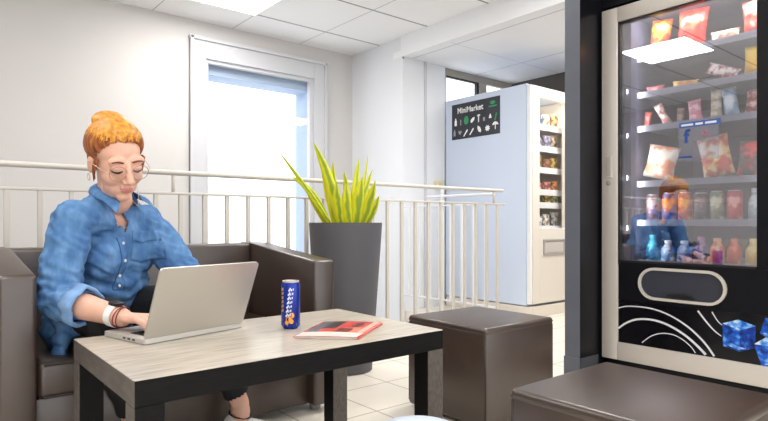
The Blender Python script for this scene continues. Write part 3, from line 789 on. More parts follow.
drink('soft_drink_can', 1.383, 1.325, S4, .13, (c(120, 90, 100), c(190, 170, 176), c(150, 120, 130)), 'muted grey pink can first on the fifth shelf')
drink('soft_drink_can', 1.305, 1.243, S4, .135, (c(40, 100, 190), c(240, 150, 40), c(226, 120, 40)), 'orange and blue can on the fifth shelf')
drink('soft_drink_can', 1.23, 1.168, S4, .135, (c(180, 60, 30), c(246, 170, 50), c(236, 120, 40)), 'bright orange can on the fifth shelf')
drink('soft_drink_can', 1.158, 1.10, S4, .13, (c(50, 44, 50), c(150, 120, 120), c(90, 70, 74)), 'dark brown can on the fifth shelf')
drink('soft_drink_can', 1.09, 1.032, S4, .135, (c(110, 120, 90), c(206, 206, 176), c(160, 164, 130)), 'pale olive can on the fifth shelf')
drink('soft_drink_can', 1.02, .958, S4, .135, (c(190, 40, 46), c(240, 170, 160), c(214, 60, 60)), 'red can on the fifth shelf')
drink('water_bottle', .935, .88, S4, .14, (c(150, 166, 170), c(214, 226, 228), c(180, 194, 198)), 'clear water bottle at the end of the fifth shelf')
drink('soft_drink_bottle', 1.383, 1.325, S5, .125, (c(20, 80, 110), c(60, 170, 180), c(30, 120, 150)), 'teal bottle first on the lowest shelf')
drink('yogurt_cup', 1.31, 1.248, S5, .10, (c(90, 130, 180), c(236, 238, 240), c(200, 214, 226)), 'white topped drink cup on the lowest shelf beside the teal bottle')
drink('yogurt_cup', 1.236, 1.172, S5, .10, (c(60, 100, 170), c(232, 234, 236), c(170, 190, 214)), 'white and blue drink cup on the lowest shelf beside the purple bottle')
drink('soft_drink_bottle', 1.158, 1.10, S5, .12, (c(50, 60, 130), c(200, 150, 190), c(110, 90, 150)), 'purple and blue bottle on the lowest shelf')
drink('juice_bottle', 1.09, 1.03, S5, .115, (c(226, 90, 50), c(248, 200, 150), c(240, 130, 90)), 'orange juice bottle on the lowest shelf')
drink('juice_bottle', 1.018, .962, S5, .115, (c(196, 24, 30), c(240, 110, 90), c(220, 40, 44)), 'red juice bottle on the lowest shelf')
drink('juice_bottle', .945, .882, S5, .115, (c(226, 180, 50), c(248, 232, 150), c(240, 210, 100)), 'yellow juice bottle at the end of the lowest shelf')

# ------------------------------------------------------------------ white vending machine
t = wm = thing('vending_machine', 'tall white vending machine with a black poster on its side', 'vending machine', (4.45, 3.45, 0))
fx0, fx1, fy0, fy1 = 4.03, 4.86, 3.0, 3.95
b = bmn()
box(b, fx0, fx0+.02, fy0, fy1, .10, 1.975, .004); box(b, fx1-.02, fx1, fy0, fy1, .10, 1.975); box(b, fx0+.02, fx1-.02, fy1-.02, fy1, .1, 1.975)
box(b, fx0, fx1, fy0, fy1, 1.955, 1.98, .004); box(b, fx0+.02, fx1-.02, fy0, fy1-.02, .10, .12); box(b, fx0+.02, fx1-.02, fy0+.02, fy1-.02, .12, .74)
obj('cabinet', b, M['white_mach'], t)
obj('plinth', bx(fx0+.004, fx1, fy0-.04, fy1, 0, .092, .003), M['white_front'], t)
b = bmn()
fz = (.115, 1.965)
for a in ((fx0+.03, fx0+.125, *fz), (4.545, fx1, *fz), (fx0+.125, 4.545, 1.87, fz[1]), (fx0+.125, 4.545, fz[0], .755)): box(b, a[0], a[1], fy0-.045, fy0-.002, a[2], a[3], .003)
dr = obj('door', b, M['white_front'], t)
obj('door_edge', bx(fx0+.004, fx0+.028, fy0-.04, fy0-.002, .115, 1.965, .003), M['white'], t)
obj('glass_pane', bx(fx0+.125, 4.545, fy0-.025, fy0-.019, .755, 1.87), glass_mat('white_machine_glass', .1), t)
obj('liner', box(box(bx(fx0+.022, fx1-.022, fy1-.05, fy1-.022, .742, 1.95), fx0+.022, fx0+.03, fy0+.003, fy1-.05, .742, 1.95), fx1-.03, fx1-.022, fy0+.003, fy1-.05, .742, 1.95), mat('white_liner', lin(226, 216, 200), .6), t)
fl = obj('delivery_flap', bx(4.215, 4.50, fy0-.052, fy0-.043, .545, .645, .004), mat('flap_grey', lin(196, 190, 182), .5), dr)
b = bmn()
for a in ((4.20, 4.215, .53, .66), (4.50, 4.515, .53, .66), (4.215, 4.50, .645, .66), (4.215, 4.50, .53, .545)): box(b, a[0], a[1], fy0-.06, fy0-.044, a[2], a[3], .003)
obj('flap_rim', b, mat('flap_rim_grey', lin(168, 164, 160), .5), dr)
obj('fill_tube', tube(bmn(), [(fx0+.06, fy0+.03, 1.93), (4.53, fy0+.03, 1.93)], .01, 10), M['led'], t)
obj('fill_tube', tube(bmn(), [(fx0+.05, fy0+.03, .80), (fx0+.05, fy0+.03, 1.9)], .008, 10), M['led'], t)
WS = (1.665, 1.475, 1.285, 1.09, .975, .768)
for z in WS:
    b = bx(fx0+.06, fx1-.035, fy0+.06, fy1-.06, z-.012, z-.002); box(b, fx0+.06, fx1-.035, fy0+.05, fy0+.062, z-.045, z+.008, .002)
    obj('shelf', b, M['white'], t)
rows = (('top', ('blue grey box', (120, 136, 170), 0), ('cream packet', (230, 214, 180), 1), ('tan tub', (196, 160, 120), 2)),
        ('second', ('grey white packet', (190, 192, 200), 1), ('pale lilac box', (180, 172, 196), 0), ('beige packet', (214, 192, 160), 1)),
        ('third', ('gold packet', (214, 176, 96), 1), ('brown tub', (160, 110, 80), 2), ('yellow packet', (226, 190, 90), 1)),
        ('fourth', ('peach packet', (226, 160, 130), 1), ('dusky pink box', (200, 130, 120), 0), ('orange tub', (220, 150, 90), 2)),
        ('fifth', ('dark olive packet', (110, 110, 80), 1), ('mustard box', (196, 170, 80), 0), ('light green tub', (170, 180, 120), 2)),
        ('lowest', ('white cup', (232, 230, 226), 2), ('ivory packet', (226, 214, 196), 1), ('silver grey tub', (180, 178, 176), 2)))
for (sh, *its), z in zip(rows, WS):
    for k, (nm, col, kd) in enumerate(its):
        x = 4.345+k*.122; y = fy0+.115; h = .095+.02*((k*7+len(sh)) % 3) if sh not in ('fourth', 'fifth') else .075+.008*k
        m_ = pack_mat(lin(*[q*.6 for q in col]), lin(*[min(255, q*1.15) for q in col]), lin(*col), 30)
        z_ = z-.0018
        if kd == 0: g = bx(x-.045, x+.045, y-.025, y+.025, z_, z_+h, .003)
        elif kd == 1:
            g = bag_bm(0, 0, 0, .095, h, .05, 0); g.transform(Matrix.Translation((x, y, z_)) @ Matrix.Rotation(PI/2, 4, 'Z'))
        else: g = lathe(bmn(), [(.032, 0), (.042, h*.8), (.045, h*.82), (.045, h*.95), (.04, h)], (x, y, z_), 24)
        o = obj({0: 'snack_box', 1: 'snack_packet', 2: 'snack_tub'}[kd], g, m_, None, kd > 0, (x, y, z_), ang=40)
        tag(o, f'{nm} on the {sh} shelf of the white vending machine', 'snack', 'snacks in the white vending machine')

# poster on the white machine's side
px_ = fx0-.0005
py0, py1, pz0, pz1 = 3.28, 3.86, 1.592, 1.925
t = obj('poster', bx(px_-.004, px_, py0, py1, pz0, pz1), M['poster'], wm)
t['label'] = 'black poster with white lettering and product icons'
po = (px_-.0042, py1, pz0)       # 2-D origin: picture-left bottom corner
tx = text_mesh('MiniMarket', .074, (px_-.0046, py1-.07, pz0+.243), NY, NZ, NX, .0006, .0012, width=.32)
obj('lettering', tx, M['white'], t)
def sh(pts, m_, nm='icon'): obj(nm, prism(bmn(), pts, po, NY, NZ, NX, .0012), m_, t)
lv = [(.50+.030*math.cos(a), .285+.016*math.sin(a)) for a in [2*PI*i/16 for i in range(16)]]
sh(lv, M['green']); sh([(.455, .247), (.545, .247), (.545, .259), (.455, .259)], M['green'], 'lettering')
bot = [(-.014, -.035), (.014, -.035), (.014, .01), (.006, .02), (.006, .035), (-.006, .035), (-.006, .02), (-.014, .01)]
bru = [(-.006, -.03), (.006, -.03), (.006, .03), (-.006, .03)]
drop = [(.024*math.sin(a)*(1 if a < PI else 1), -.03*math.cos(a)+.004*(math.cos(a) < -.9)) for a in [2*PI*i/14 for i in range(14)]]
leafp = [(-.024, -.02), (-.02, .006), (.004, .024), (.026, .026), (.02, .0), (-.004, -.022)]
tee = [(-.005, -.035), (.005, -.035), (.006, .02), (.02, .024), (.016, .036), (-.012, .034), (-.018, .02), (-.006, .02)]
bell = [(-.018, -.022), (.018, -.022), (.010, .008), (.0, .026), (-.010, .008)]
star = [(.024*(1 if i % 2 else .6)*math.cos(2*PI*i/16), .024*(1 if i % 2 else .6)*math.sin(2*PI*i/16)) for i in range(16)]
umb = [(-.034, .005), (-.02, .026), (.0, .034), (.02, .026), (.034, .005), (.004, .008), (.004, -.03), (-.004, -.03), (-.004, .008)]
heart = [(0, -.022), (.02, .0), (.018, .016), (.008, .018), (0, .01), (-.008, .018), (-.018, .016), (-.02, .0)]
rod = [(-.026, -.026), (-.016, -.03), (.026, .018), (.022, .028), (.010, .022)]
sq = [(-.012, -.02), (.012, -.02), (.012, .014), (-.012, .014)]
def at(p, x, z, k=1, a=0): return [(x+k*(q[0]*math.cos(a)-q[1]*math.sin(a)), z+k*(q[0]*math.sin(a)+q[1]*math.cos(a))) for q in p]
gw = mat('icon_grey', lin(150, 152, 160), .5)
for p, x, z, m_, k, a in ((bot, .05, .165, M['white'], 1, 0), (bru, .115, .155, gw, .9, 0), (drop, .185, .165, M['green'], 1.25, 0), (leafp, .262, .158, M['white'], 1, 0), (tee, .335, .165, M['white'], 1, 0), (sq, .40, .152, gw, 1, 0), (bell, .472, .168, M['white'], .9, 0), (bru, .535, .155, M['green'], 1.1, -.3),
                     (bot, .035, .065, gw, .9, 0), (heart, .105, .06, gw, 1, 0), (rod, .175, .05, M['white'], 1.1, 0), (rod, .25, .055, M['white'], 1.1, 0), (leafp, .345, .065, M['white'], 1.1, 1.3), (star, .44, .062, M['white'], 1.3, 0), (umb, .53, .075, M['white'], 1.1, 0)):
    sh(at(p, x, z, k, a), m_)

# ------------------------------------------------------------------ the woman
PO = V((.57, 2.40, .37))
pr_ = thing('person', 'seated woman in blue denim shirt and glasses typing on a laptop', 'person', tuple(PO))
Lx = V((.98, .199, 0)).normalized(); Fw = V((.199, -.98, 0)).normalized(); Up = V((0, 0, 1))
# head frame
Hc = V((.552, 2.115, 1.018)); HS = 1.10
yaw = R(-1); pit = R(27); rol = R(9)
hf = (Matrix.Rotation(yaw, 3, 'Z') @ Fw).normalized(); hl = Up.cross(hf).normalized()
hf2 = hf*math.cos(pit)-Up*math.sin(pit); hu = hf2.cross(hl).normalized()
hl, hu = hl*math.cos(rol)+hu*math.sin(rol), hu*math.cos(rol)-hl*math.sin(rol)
HR = Matrix((hl, hf2, hu)).transposed()
def H(l, f, u): return Hc+(hl*l+hf2*f+hu*u)*HS
def hel(bm, c, r, seg=24, rot=None): ell(bm, H(*c), [q*HS for q in r], HR @ rot if rot else HR, seg)
def hcap(bm, a, b_, r0, r1): capsule(bm, H(*a), H(*b_), r0*HS, r1*HS)
# torso frame
Tc = V((.572, 2.31, .70)); lean = R(16)
TF = V((.48, -.877, 0)).normalized(); TL = Up.cross(TF).normalized()
tu = (Up*math.cos(lean)+TF*math.sin(lean)); tf = (TF*math.cos(lean)-Up*math.sin(lean))
TR = Matrix((TL, tf, tu)).transposed()
SHr, SHl = V((.428, 2.165, .812)), V((.712, 2.318, .808))
ELr, ELl = V((.372, 2.125, .555)), V((.845, 2.16, .555))
WRr, WRl = V((.505, 1.868, .512)), V((.745, 1.915, .512))
NB = V((.574, 2.205, .905))
HIPr, HIPl = V((.47, 2.41, .465)), V((.675, 2.43, .465))
KNr, KNl = V((.50, 2.01, .495)), V((.80, 2.01, .51))
ANr, ANl = V((.60, 2.10, .12)), V((.955, 2.0, .13))
def torso(b, g):
    ell(b, Tc+tu*.0, (.155+g, .112+g, .185+g), TR, 28)
    ell(b, V((.575, 2.345, .575)), (.168+g, .135+g, .13+g), TR, 28)
    ell(b, V((.572, 2.395, .475)), (.185+g, .14+g, .098+g), TR, 28)
    capsule(b, SHr+V((.03, 0, 0)), SHl-V((.03, 0, 0)), .060+g, .060+g)
    for s in (-1, 1):
        ell(b, Tc+TL*.066*s+tf*.070-tu*.01, (.075+g, .062+g, .085+g), TR)
    capsule(b, NB+Up*.01, SHr+V((.03, 0, .01)), .045+g, .045+g); capsule(b, NB+Up*.01, SHl+V((-.03, 0, .01)), .045+g, .045+g)
def hand(b, wr, d, side, n, curl):
    """palm down hand; d fingers, side towards the thumb, n back of the hand"""
    d = d.normalized(); side = (side-d*side.dot(d)).normalized(); n = n.normalized(); p = lambda a, s, u: wr+d*a+side*s+n*u
    kn = [(.082, .026), (.088, .009), (.084, -.009), (.076, -.025)]
    for a, s in kn: capsule(b, p(.0, s*.5, 0), p(a, s, .002), .0145, .0115, 12, 3)
    ell(b, p(.045, .0, -.002), (.036, .045, .013), Matrix((side, d, n)).transposed())
    for (a, s), L_ in zip(kn, (.066, .074, .068, .052)):
        q0 = p(a, s, .001); an = 0; seg_ = [.42, .32, .26]
        for k, (fr, c_) in enumerate(zip(seg_, curl)):
            an += c_
            dd = d*math.cos(an)-n*math.sin(an); q1 = q0+dd*L_*fr*1.05
            capsule(b, q0, q1, (.0098, .0090, .0082)[k], (.0090, .0082, .0072)[k], 12, 3); q0 = q1
    t0, t1, t2, t3 = p(.012, .018, -.004), p(.045, .042, -.008), p(.072, .046, -.014), p(.094, .040, -.020)
    capsule(b, t0, t1, .015, .012, 12, 3); capsule(b, t1, t2, .011, .0098, 12, 3); capsule(b, t2, t3, .0098, .0078, 12, 3)
b = bmn()
torso(b, -.016)
capsule(b, NB-Up*.02-Fw*.0, H(0, -.02, -.055), .056, .05)
# head
hel(b, (0, -.014, .030), (.0695, .090, .081), 32)
hel(b, (0, .028, -.014), (.063, .064, .070), 32)
hel(b, (0, .034, -.066), (.045, .052, .044), 28)
hel(b, (0, .066, -.094), (.024, .020, .019))
hel(b, (0, .02, -.092), (.046, .05, .028))
for s in (-1, 1):
    hel(b, (s*.031, .050, -.032), (.030, .031, .030))
    hel(b, (s*.028, .072, .026), (.028, .012, .016))
    hel(b, (s*.031, .0765, .004), (.0165, .0125, .0115))
    hel(b, (s*.0118, .099, -.034), (.0085, .010, .0075))
    hel(b, (s*.0725, -.006, -.012), (.009, .018, .030))
    hel(b, (s*.027, .036, -.064), (.024, .036, .034))
hcap(b, (0, .083, .018), (0, .1085, -.028), .0085, .0115)
hel(b, (0, .104, -.031), (.0105, .011, .0095))
hel(b, (0, .0885, -.0585), (.021, .0115, .0058)); hel(b, (0, .0865, -.0685), (.018, .0115, .0068))
hel(b, (0, .083, -.05), (.018, .010, .010))
# arms, hands, legs
for S_, E_, W_ in ((SHr, ELr, WRr), (SHl, ELl, WRl)):
    capsule(b, S_, E_, .052, .044); 
    m_ = E_.lerp(W_, .35); capsule(b, E_, m_, .044, .044); capsule(b, m_, W_, .044, .0285)
hand(b, WRr, V((.50, -.86, .0)), V((.86, .5, 0)), V((-.1, -.05, 1)), (R(22), R(22), R(16)))
hand(b, WRl, V((-.12, -.99, .0)), V((-.99, .12, 0)), V((.08, -.05, 1)), (R(22), R(22), R(16)))
for a_, k_, n_ in ((HIPr, KNr, ANr), (HIPl, KNl, ANl)):
    capsule(b, a_, k_, .07, .05); capsule(b, k_, n_, .046, .033); ell(b, n_-Up*.03+Fw*.0, (.034, .045, .05))
body_me = remesh(b, .0034, 4, .5)
body = obj('body', body_me, M['skin'], pr_, True)
body.data.materials.append(M['lips'])
HRi = HR.transposed()
for p in body.data.polygons:
    q = HRi @ ((p.center+PO)-Hc)/HS
    if q.y > .082 and abs(q.x) < .0235:
        for cz, rx, rz in ((-.0588, .021, .0052), (-.0680, .0175, .0062)):
            if (q.x/rx)**2+((q.z-cz)/rz)**2 < 1: p.material_index = 1
def bvh_of(o):
    bm_ = bmesh.new(); bm_.from_mesh(o.data); bm_.transform(Matrix.Translation(ORG[o.name] if o.parent is None else ORG[o.parent.name])); t_ = BVHTree.FromBMesh(bm_); bm_.free(); return t_
bodyT = bvh_of(body)
def face_pt(l, u, off=.0015):
    o_ = H(l, .25, u); hit = bodyT.ray_cast(o_, -hf2)
    return (hit[0]+hf2*off) if hit[0] else H(l, .085, u)
# brows and lashes as fine tubes lying on the face
for s in (-1, 1):
    pts = [face_pt(s*(.0135+.034*i/8), .0235+.006*math.sin(PI*min(1, i/8*.75))-.003*(i/8)**2) for i in range(9)]
    tube(b := bmn(), pts, [.0014+.0018*math.sin(PI*(.25+.7*i/8)) for i in range(9)], 8); obj('eyebrow', b, M['brow'], pr_, True)
    pts = [face_pt(s*(.0165+.0295*i/8), -.0005-.0058*math.sin(PI*i/8), .0008) for i in range(9)]
    tube(b := bmn(), pts, [.0012+.0028*math.sin(PI*(.1+.8*i/8)) for i in range(9)], 8); obj('eyelashes', b, M['lash'], pr_, True)
# hair: swept-back locks over the skull into a bun
HC = V((0, -.018, .032)); HRd = V((.0735, .0955, .0865))
def skull(d, k=1.0):
    d = d.normalized(); r_ = 1/math.sqrt((d.x/HRd.x)**2+(d.y/HRd.y)**2+(d.z/HRd.z)**2); return HC+d*r_*k
bunD = V((.0, -.62, 1)).normalized()
roots = []
KEY = [(0, 31), (25, 30), (45, 17), (60, -6), (76, -22), (92, -24), (108, -16), (128, -34), (155, -42), (180, -42)]
NL = 60
for i in range(NL):
    a = 360*i/NL; aa = a if a <= 180 else 360-a
    for (a0, e0), (a1_, e1) in zip(KEY, KEY[1:]):
        if a0 <= aa <= a1_: el = e0+(e1-e0)*(aa-a0)/(a1_-a0); break
    el = R(el+random.uniform(-2, 2)); ar = R(a+random.uniform(-2, 2))
    roots.append((aa, V((math.sin(ar)*math.cos(el), math.cos(ar)*math.cos(el), math.sin(el)))))
low = bmn()
for i, (aa, d0) in enumerate(roots):
    pts, rad = [], []; puff = max(0, 1-aa/95)
    for k in range(13):
        s = k/12; d = d0.lerp(bunD, s).normalized()
        lift = .975+.045*min(1, s*3)+(.06*puff+.02)*math.sin(PI*min(1, s*1.1+.05))+random.uniform(-.006, .006)
        pts.append(H(*skull(d, lift)))
        rad.append(HS*(.003+.0055*min(1, s*4)))
    tube(low, pts, rad, 8)
ell(low, H(0, -.028, .042), [q*HS for q in (.0725, .086, .078)], HR, 28)
ell(low, H(0, -.05, -.005), [q*HS for q in (.066, .056, .06)], HR, 24)
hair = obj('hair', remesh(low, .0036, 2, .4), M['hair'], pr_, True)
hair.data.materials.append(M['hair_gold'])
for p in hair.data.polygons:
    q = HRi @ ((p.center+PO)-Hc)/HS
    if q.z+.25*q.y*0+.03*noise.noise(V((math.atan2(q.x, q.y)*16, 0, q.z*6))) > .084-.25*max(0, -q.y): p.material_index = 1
b = bmn(); bc = H(*skull(bunD, .93))
ell(b, bc, (.052*HS, .052*HS, .030*HS), HR)
for j in range(3):
    pts = []
    for k in range(26):
        a = 2*PI*k/13+j*2.1; rr = (.046-.016*k/26-.006*j)*HS
        pts.append(bc+hl*rr*math.cos(a)+hf2*rr*math.sin(a)+hu*(-.008+.024*k/26)*HS)
    tube(b, pts, .010*HS, 8)
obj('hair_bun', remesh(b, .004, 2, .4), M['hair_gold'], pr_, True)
for s in (-1, 1):                               # loose strands by the ears
    for j in range(3):
        tube(b := bmn(), [H(s*.071, .037-.007*j, .02), H(s*.0735, .030-.007*j, -.005), H(s*.073, .026-.006*j, -.03), H(s*.069, .022-.005*j, -.05-.006*j)], [.0038, .0034, .0026, .001], 6)
        obj('hair_strand', b, M['hair'], pr_, True)
# spectacles
g = put(bpy.data.objects.new('glasses', None)); g.parent = pr_; ORG[g.name] = PO; g.empty_display_size = .02
def gl(l, u, f): return H(l, f, u)
for s in (-1, 1):
    pts = [gl(s*.0335+.0255*math.cos(a), -.004+.0235*math.sin(a), .0985-.1*abs(s*.0335+.0255*math.cos(a))**1.4) for a in [2*PI*i/28 for i in range(28)]]
    tube(b := bmn(), pts, .0011, 8, closed=True); obj('rim', b, M['rose'], g, True)
    b = bmn(); vs = [b.verts.new(p) for p in pts]; b.faces.new(vs)
    vs2 = [b.verts.new(p-hf2*.0008) for p in pts]; b.faces.new(vs2[::-1])
    obj('lens', b, M['lens'], g)
    tube(b := bmn(), [gl(s*.059, 0, .096), gl(s*.070, .002, .085), gl(s*.079, .003, .04), gl(s*.081, 0, -.004)], .0013, 8); obj('temple', b, M['gold'], g, True)
tube(b := bmn(), [gl(-.009, .001, .099), gl(0, .004, .103), gl(.009, .001, .099)], .0013, 8); obj('bridge', b, M['gold'], g, True)
for s in (-1, 1):
    pts = [H(s*.078+.0*a, -.002+.009*math.cos(a), -.052+.011*math.sin(a)) for a in [2*PI*i/16 for i in range(16)]]
    tube(b := bmn(), pts, .0014, 8, closed=True); obj('earring', b, M['gold'], pr_, True)
tube(b := bmn(), [NB+TF*.058+TL*.045+Up*.02, NB+TF*.088+TL*.02-Up*.025, NB+TF*.095+TL*.008-Up*.045, NB+TF*.088-TL*.012-Up*.025, NB+TF*.058-TL*.04+Up*.02], .0011, 6); obj('necklace', b, M['gold'], pr_, True)

# shirt
b = bmn(); torso(b, 0)
CUr, CUl = ELr.lerp(WRr, .46), ELl.lerp(WRl, .40)
for S_, E_, C_ in ((SHr, ELr, CUr), (SHl, ELl, CUl)):
    capsule(b, S_, S_.lerp(E_, .5), .066, .068); capsule(b, S_.lerp(E_, .5), E_, .068, .062); capsule(b, E_, E_.lerp(C_, .8), .062, .058)
ell(b, V((.415, 2.33, .425)), (.06, .085, .075)); ell(b, V((.43, 2.22, .46)), (.05, .07, .05)); ell(b, V((.40, 2.20, .40)), (.028, .05, .065))

me_ = remesh(b, .006, 9, .5); sm_ = bmesh.new(); sm_.from_mesh(me_)
sm_.normal_update()
for v in sm_.verts:
    p = v.co.copy()
    q = V((p.x*9+p.z*5, p.y*9-p.z*4, p.z*17+p.x*7))
    w_ = noise.noise(q)*.007+(abs(noise.noise(q*1.7+V((3, 1, 2))))-.25)*-.012
    dE = min((p-ELr).length, (p-ELl).length)
    if dE < .16: w_ += (1-dE/.16)*.006*math.sin((p.z*1.2+p.x*.5+p.y*.6)*150+3*noise.noise(p*14))
    if p.z < .62: w_ += .004*math.sin(p.z*95+5*noise.noise(p*9))*max(0, min(1, (.66-p.z)/.1))
    v.co = p+v.normal*w_
kill = []
apex = .75
axisR, axisL = (WRr-ELr).normalized(), (WRl-ELl).normalized()
for f in sm_.faces:
    c_ = f.calc_center_median(); d = c_-NB; l = d.dot(TL); fr = d.dot(TF)
    if c_.z > apex and fr > .02 and abs(l-.010) < .004+.050*(c_.z-apex)/.10: kill.append(f)
    elif (V((l, fr, 0))-V((0, .012, 0))).length < .066 and c_.z > .9: kill.append(f)
    elif (c_-CUr).dot(axisR) > -.004 and (c_-CUr).length < .09: kill.append(f)
    elif (c_-CUl).dot(axisL) > -.004 and (c_-CUl).length < .09: kill.append(f)
bmesh.ops.delete(sm_, geom=kill, context='FACES')
shirt = obj('shirt', sm_, M['denim'], pr_, True)
# solid cloth
so = shirt.modifiers.new('s', 'SOLIDIFY'); so.thickness = .003; so.offset = -1
dg = bpy.context.evaluated_depsgraph_get(); nm_ = bpy.data.meshes.new_from_object(shirt.evaluated_get(dg)); shirt.modifiers.clear(); shirt.data = nm_
shT = bvh_of(shirt)
for E_, W_, C_, r_ in ((ELr, WRr, CUr, .0585), (ELl, WRl, CUl, .057)):   # rolled cuffs
    ax = (W_-E_).normalized(); _, a1, a2 = frame(ax); b = bmn(); rows = []
    prof = [(-.040, 0), (-.042, .006), (-.02, .0085), (.0, .008), (.008, .004), (.008, -.002), (0, -.005), (-.02, -.004)]
    for i in range(40):
        an = 2*PI*i/40; w_ = .003*math.sin(5*an)+.002*math.sin(9*an+1)
        rows.append([b.verts.new(C_+ax*(h_+.004*math.sin(2*an+1)*(h_ > -.01))+(a1*math.cos(an)+a2*math.sin(an))*(r_+e_+w_)) for h_, e_ in prof])
    for i in range(40):
        A_, B2 = rows[i], rows[(i+1) % 40]
        for j in range(len(prof)): b.faces.new((A_[j], A_[(j+1) % len(prof)], B2[(j+1) % len(prof)], B2[j]))
    obj('cuff', b, M['denim_light'], shirt, True)
# collar
for s in (-1, 1):
    b = bmn(); rows = []
    N = 18
    for i in range(N+1):
        t_ = i/N; a = R(180-152*t_)
        dir_ = TL*math.sin(a)*s+TF*math.cos(a)
        top = NB+TF*.006+dir_*(.060+.012*t_**2)+Up*(.046-.066*t_**1.3)+TL*s*(.012*t_**4)
        bot_ = NB+TF*.006+dir_*(.088+.030*t_**3)+Up*(.008-.060*t_**1.6-.030*max(0, t_-.8)/.2)+TL*s*(.040*t_**4)
        mid = (top+bot_)/2+dir_*.014+Up*.006
        rows.append((top, mid, bot_))
    ve = [[b.verts.new(p) for p in r_] for r_ in rows]
    for r0, r1 in zip(ve, ve[1:]):
        for j in range(2): b.faces.new((r0[j], r0[j+1], r1[j+1], r1[j]))
    o = obj('collar', b, M['denim'], shirt, True)
    so = o.modifiers.new('s', 'SOLIDIFY'); so.thickness = .004; so.offset = 0
    sb = o.modifiers.new('b', 'SUBSURF'); sb.levels = 1; sb.render_levels = 1
# placket, buttons, pocket: laid on the shirt front
def on_shirt(l, z, off):
    o_ = NB+TL*l+TF*.5; o_.z = z; hit = shT.ray_cast(o_, -TF, .8)
    if hit[0] is None: return None
    return hit[0]+TF*off
def patch(l0, l1, z0, z1, nx, nz, off, fn=None):
    b = bmn(); G = {}
    for i in range(nx+1):
        for j in range(nz+1):
            l = l0+(l1-l0)*i/nx; z = z0+(z1-z0)*j/nz
            if fn: l, z = fn(l, z, i/nx, j/nz)
            p = on_shirt(l, z, off)
            if p is not None: G[i, j] = (b.verts.new(p), b.verts.new(p-TF*.004))
    for i in range(nx):
        for j in range(nz):
            q = [(i, j), (i+1, j), (i+1, j+1), (i, j+1)]
            if all(k in G for k in q):
                b.faces.new([G[k][0] for k in q])
                for k0, k1, edge in ((q[0], q[1], j == 0), (q[1], q[2], i == nx-1), (q[2], q[3], j == nz-1), (q[3], q[0], i == 0)):
                    if edge: b.faces.new((G[k0][0], G[k0][1], G[k1][1], G[k1][0]))
    return b
obj('placket', patch(-.006, .026, .56, .748, 4, 40, .0035), M['denim'], shirt, True)
for l in (-.0065, .0265):
    obj('stitching', patch(l-.0012, l+.0012, .56, .748, 1, 40, .004), M['denim_dark'], shirt)
for z in (.728, .665, .61, .575):
    p = on_shirt(.010, z, .005)
    if p is not None:
        obj('button', lathe(bmn(), [(.0058, 0), (.0058, .002), (.004, .0028)], tuple(p), 14, Matrix((TL, Up, TF)).transposed()), M['button'], shirt, True)
pk = obj('chest_pocket', patch(.055, .135, .665, .765, 8, 10, .0035, lambda l, z, u, v: (l, z-.012*(1-abs(2*u-1))*(1-v))), M['denim'], shirt, True)
obj('pocket_flap', patch(.052, .138, .735, .772, 8, 5, .006, lambda l, z, u, v: (l, z-.010*(1-abs(2*u-1))*(1-v))), M['denim'], pk, True)

# trousers
b = bmn()
ell(b, V((.572, 2.41, .462)), (.176, .135, .09), TR)
for a_, k_, n_ in ((HIPr, KNr, ANr), (HIPl, KNl, ANl)):
    hem = k_.lerp(n_, .90)
    capsule(b, a_, k_, .088, .064); capsule(b, k_, k_.lerp(n_, .4), .062, .058); capsule(b, k_.lerp(n_, .4), hem, .058, .046)
tm = bmesh.new(); tm.from_mesh(remesh(b, .006, 3, .5)); tm.normal_update()
for v in tm.verts:
    v.co += v.normal*(noise.noise(V((v.co.x*12, v.co.y*12, v.co.z*26)))*.005)
kill = [f for f in tm.faces for k_, n_ in ((KNr, ANr), (KNl, ANl)) if (f.calc_center_median()-k_.lerp(n_, .90)).dot((n_-k_).normalized()) > 0 and (f.calc_center_median()-k_.lerp(n_, .90)).length < .1]
bmesh.ops.delete(tm, geom=list(set(kill)), context='FACES')
tro = obj('trousers', tm, M['trouser'], pr_, True)
so = tro.modifiers.new('s', 'SOLIDIFY'); so.thickness = .003; so.offset = -1
# shoes
for n_, d in ((ANr, V((.35, -.94, 0))), (ANl, V((.62, -.78, 0)))):
    d = d.normalized(); sd = V((-d.y, d.x, 0)); base = V((n_.x, n_.y, 0))
    b = bmn()
    ell(b, base-d*.015+Up*.05, (.038, .05, .045), Matrix((sd, d, Up)).transposed())
    capsule(b, base-d*.01+Up*.045, base+d*.11+Up*.035, .037, .034); ell(b, base+d*.125+Up*.034, (.042, .055, .026), Matrix((sd, d, Up)).transposed())
    sb_ = bmesh.new(); sb_.from_mesh(remesh(b, .005, 3, .5))
    for v in sb_.verts: v.co.z = max(v.co.z, .015)
    so_ = obj('shoe', sb_, M['shoe'], pr_, True)
    pts = []
    for i in range(28):
        a = 2*PI*i/28; w_ = .040 if math.cos(a) < .3 else .045
        pts.append((w_*math.sin(a), .055+.128*math.cos(a)))
    obj('sole', prism(bmn(), pts, tuple(base), sd, d, Up, .02), M['button'], so_)
    tube(b := bmn(), [n_+Up*.0+(sd*math.cos(a)+d*math.sin(a))*.040-Up*(.040+.01*math.sin(a)) for a in [2*PI*i/20 for i in range(20)]], .003, 8, closed=True)
    obj('shoe_collar', b, M['lash'], so_, True)
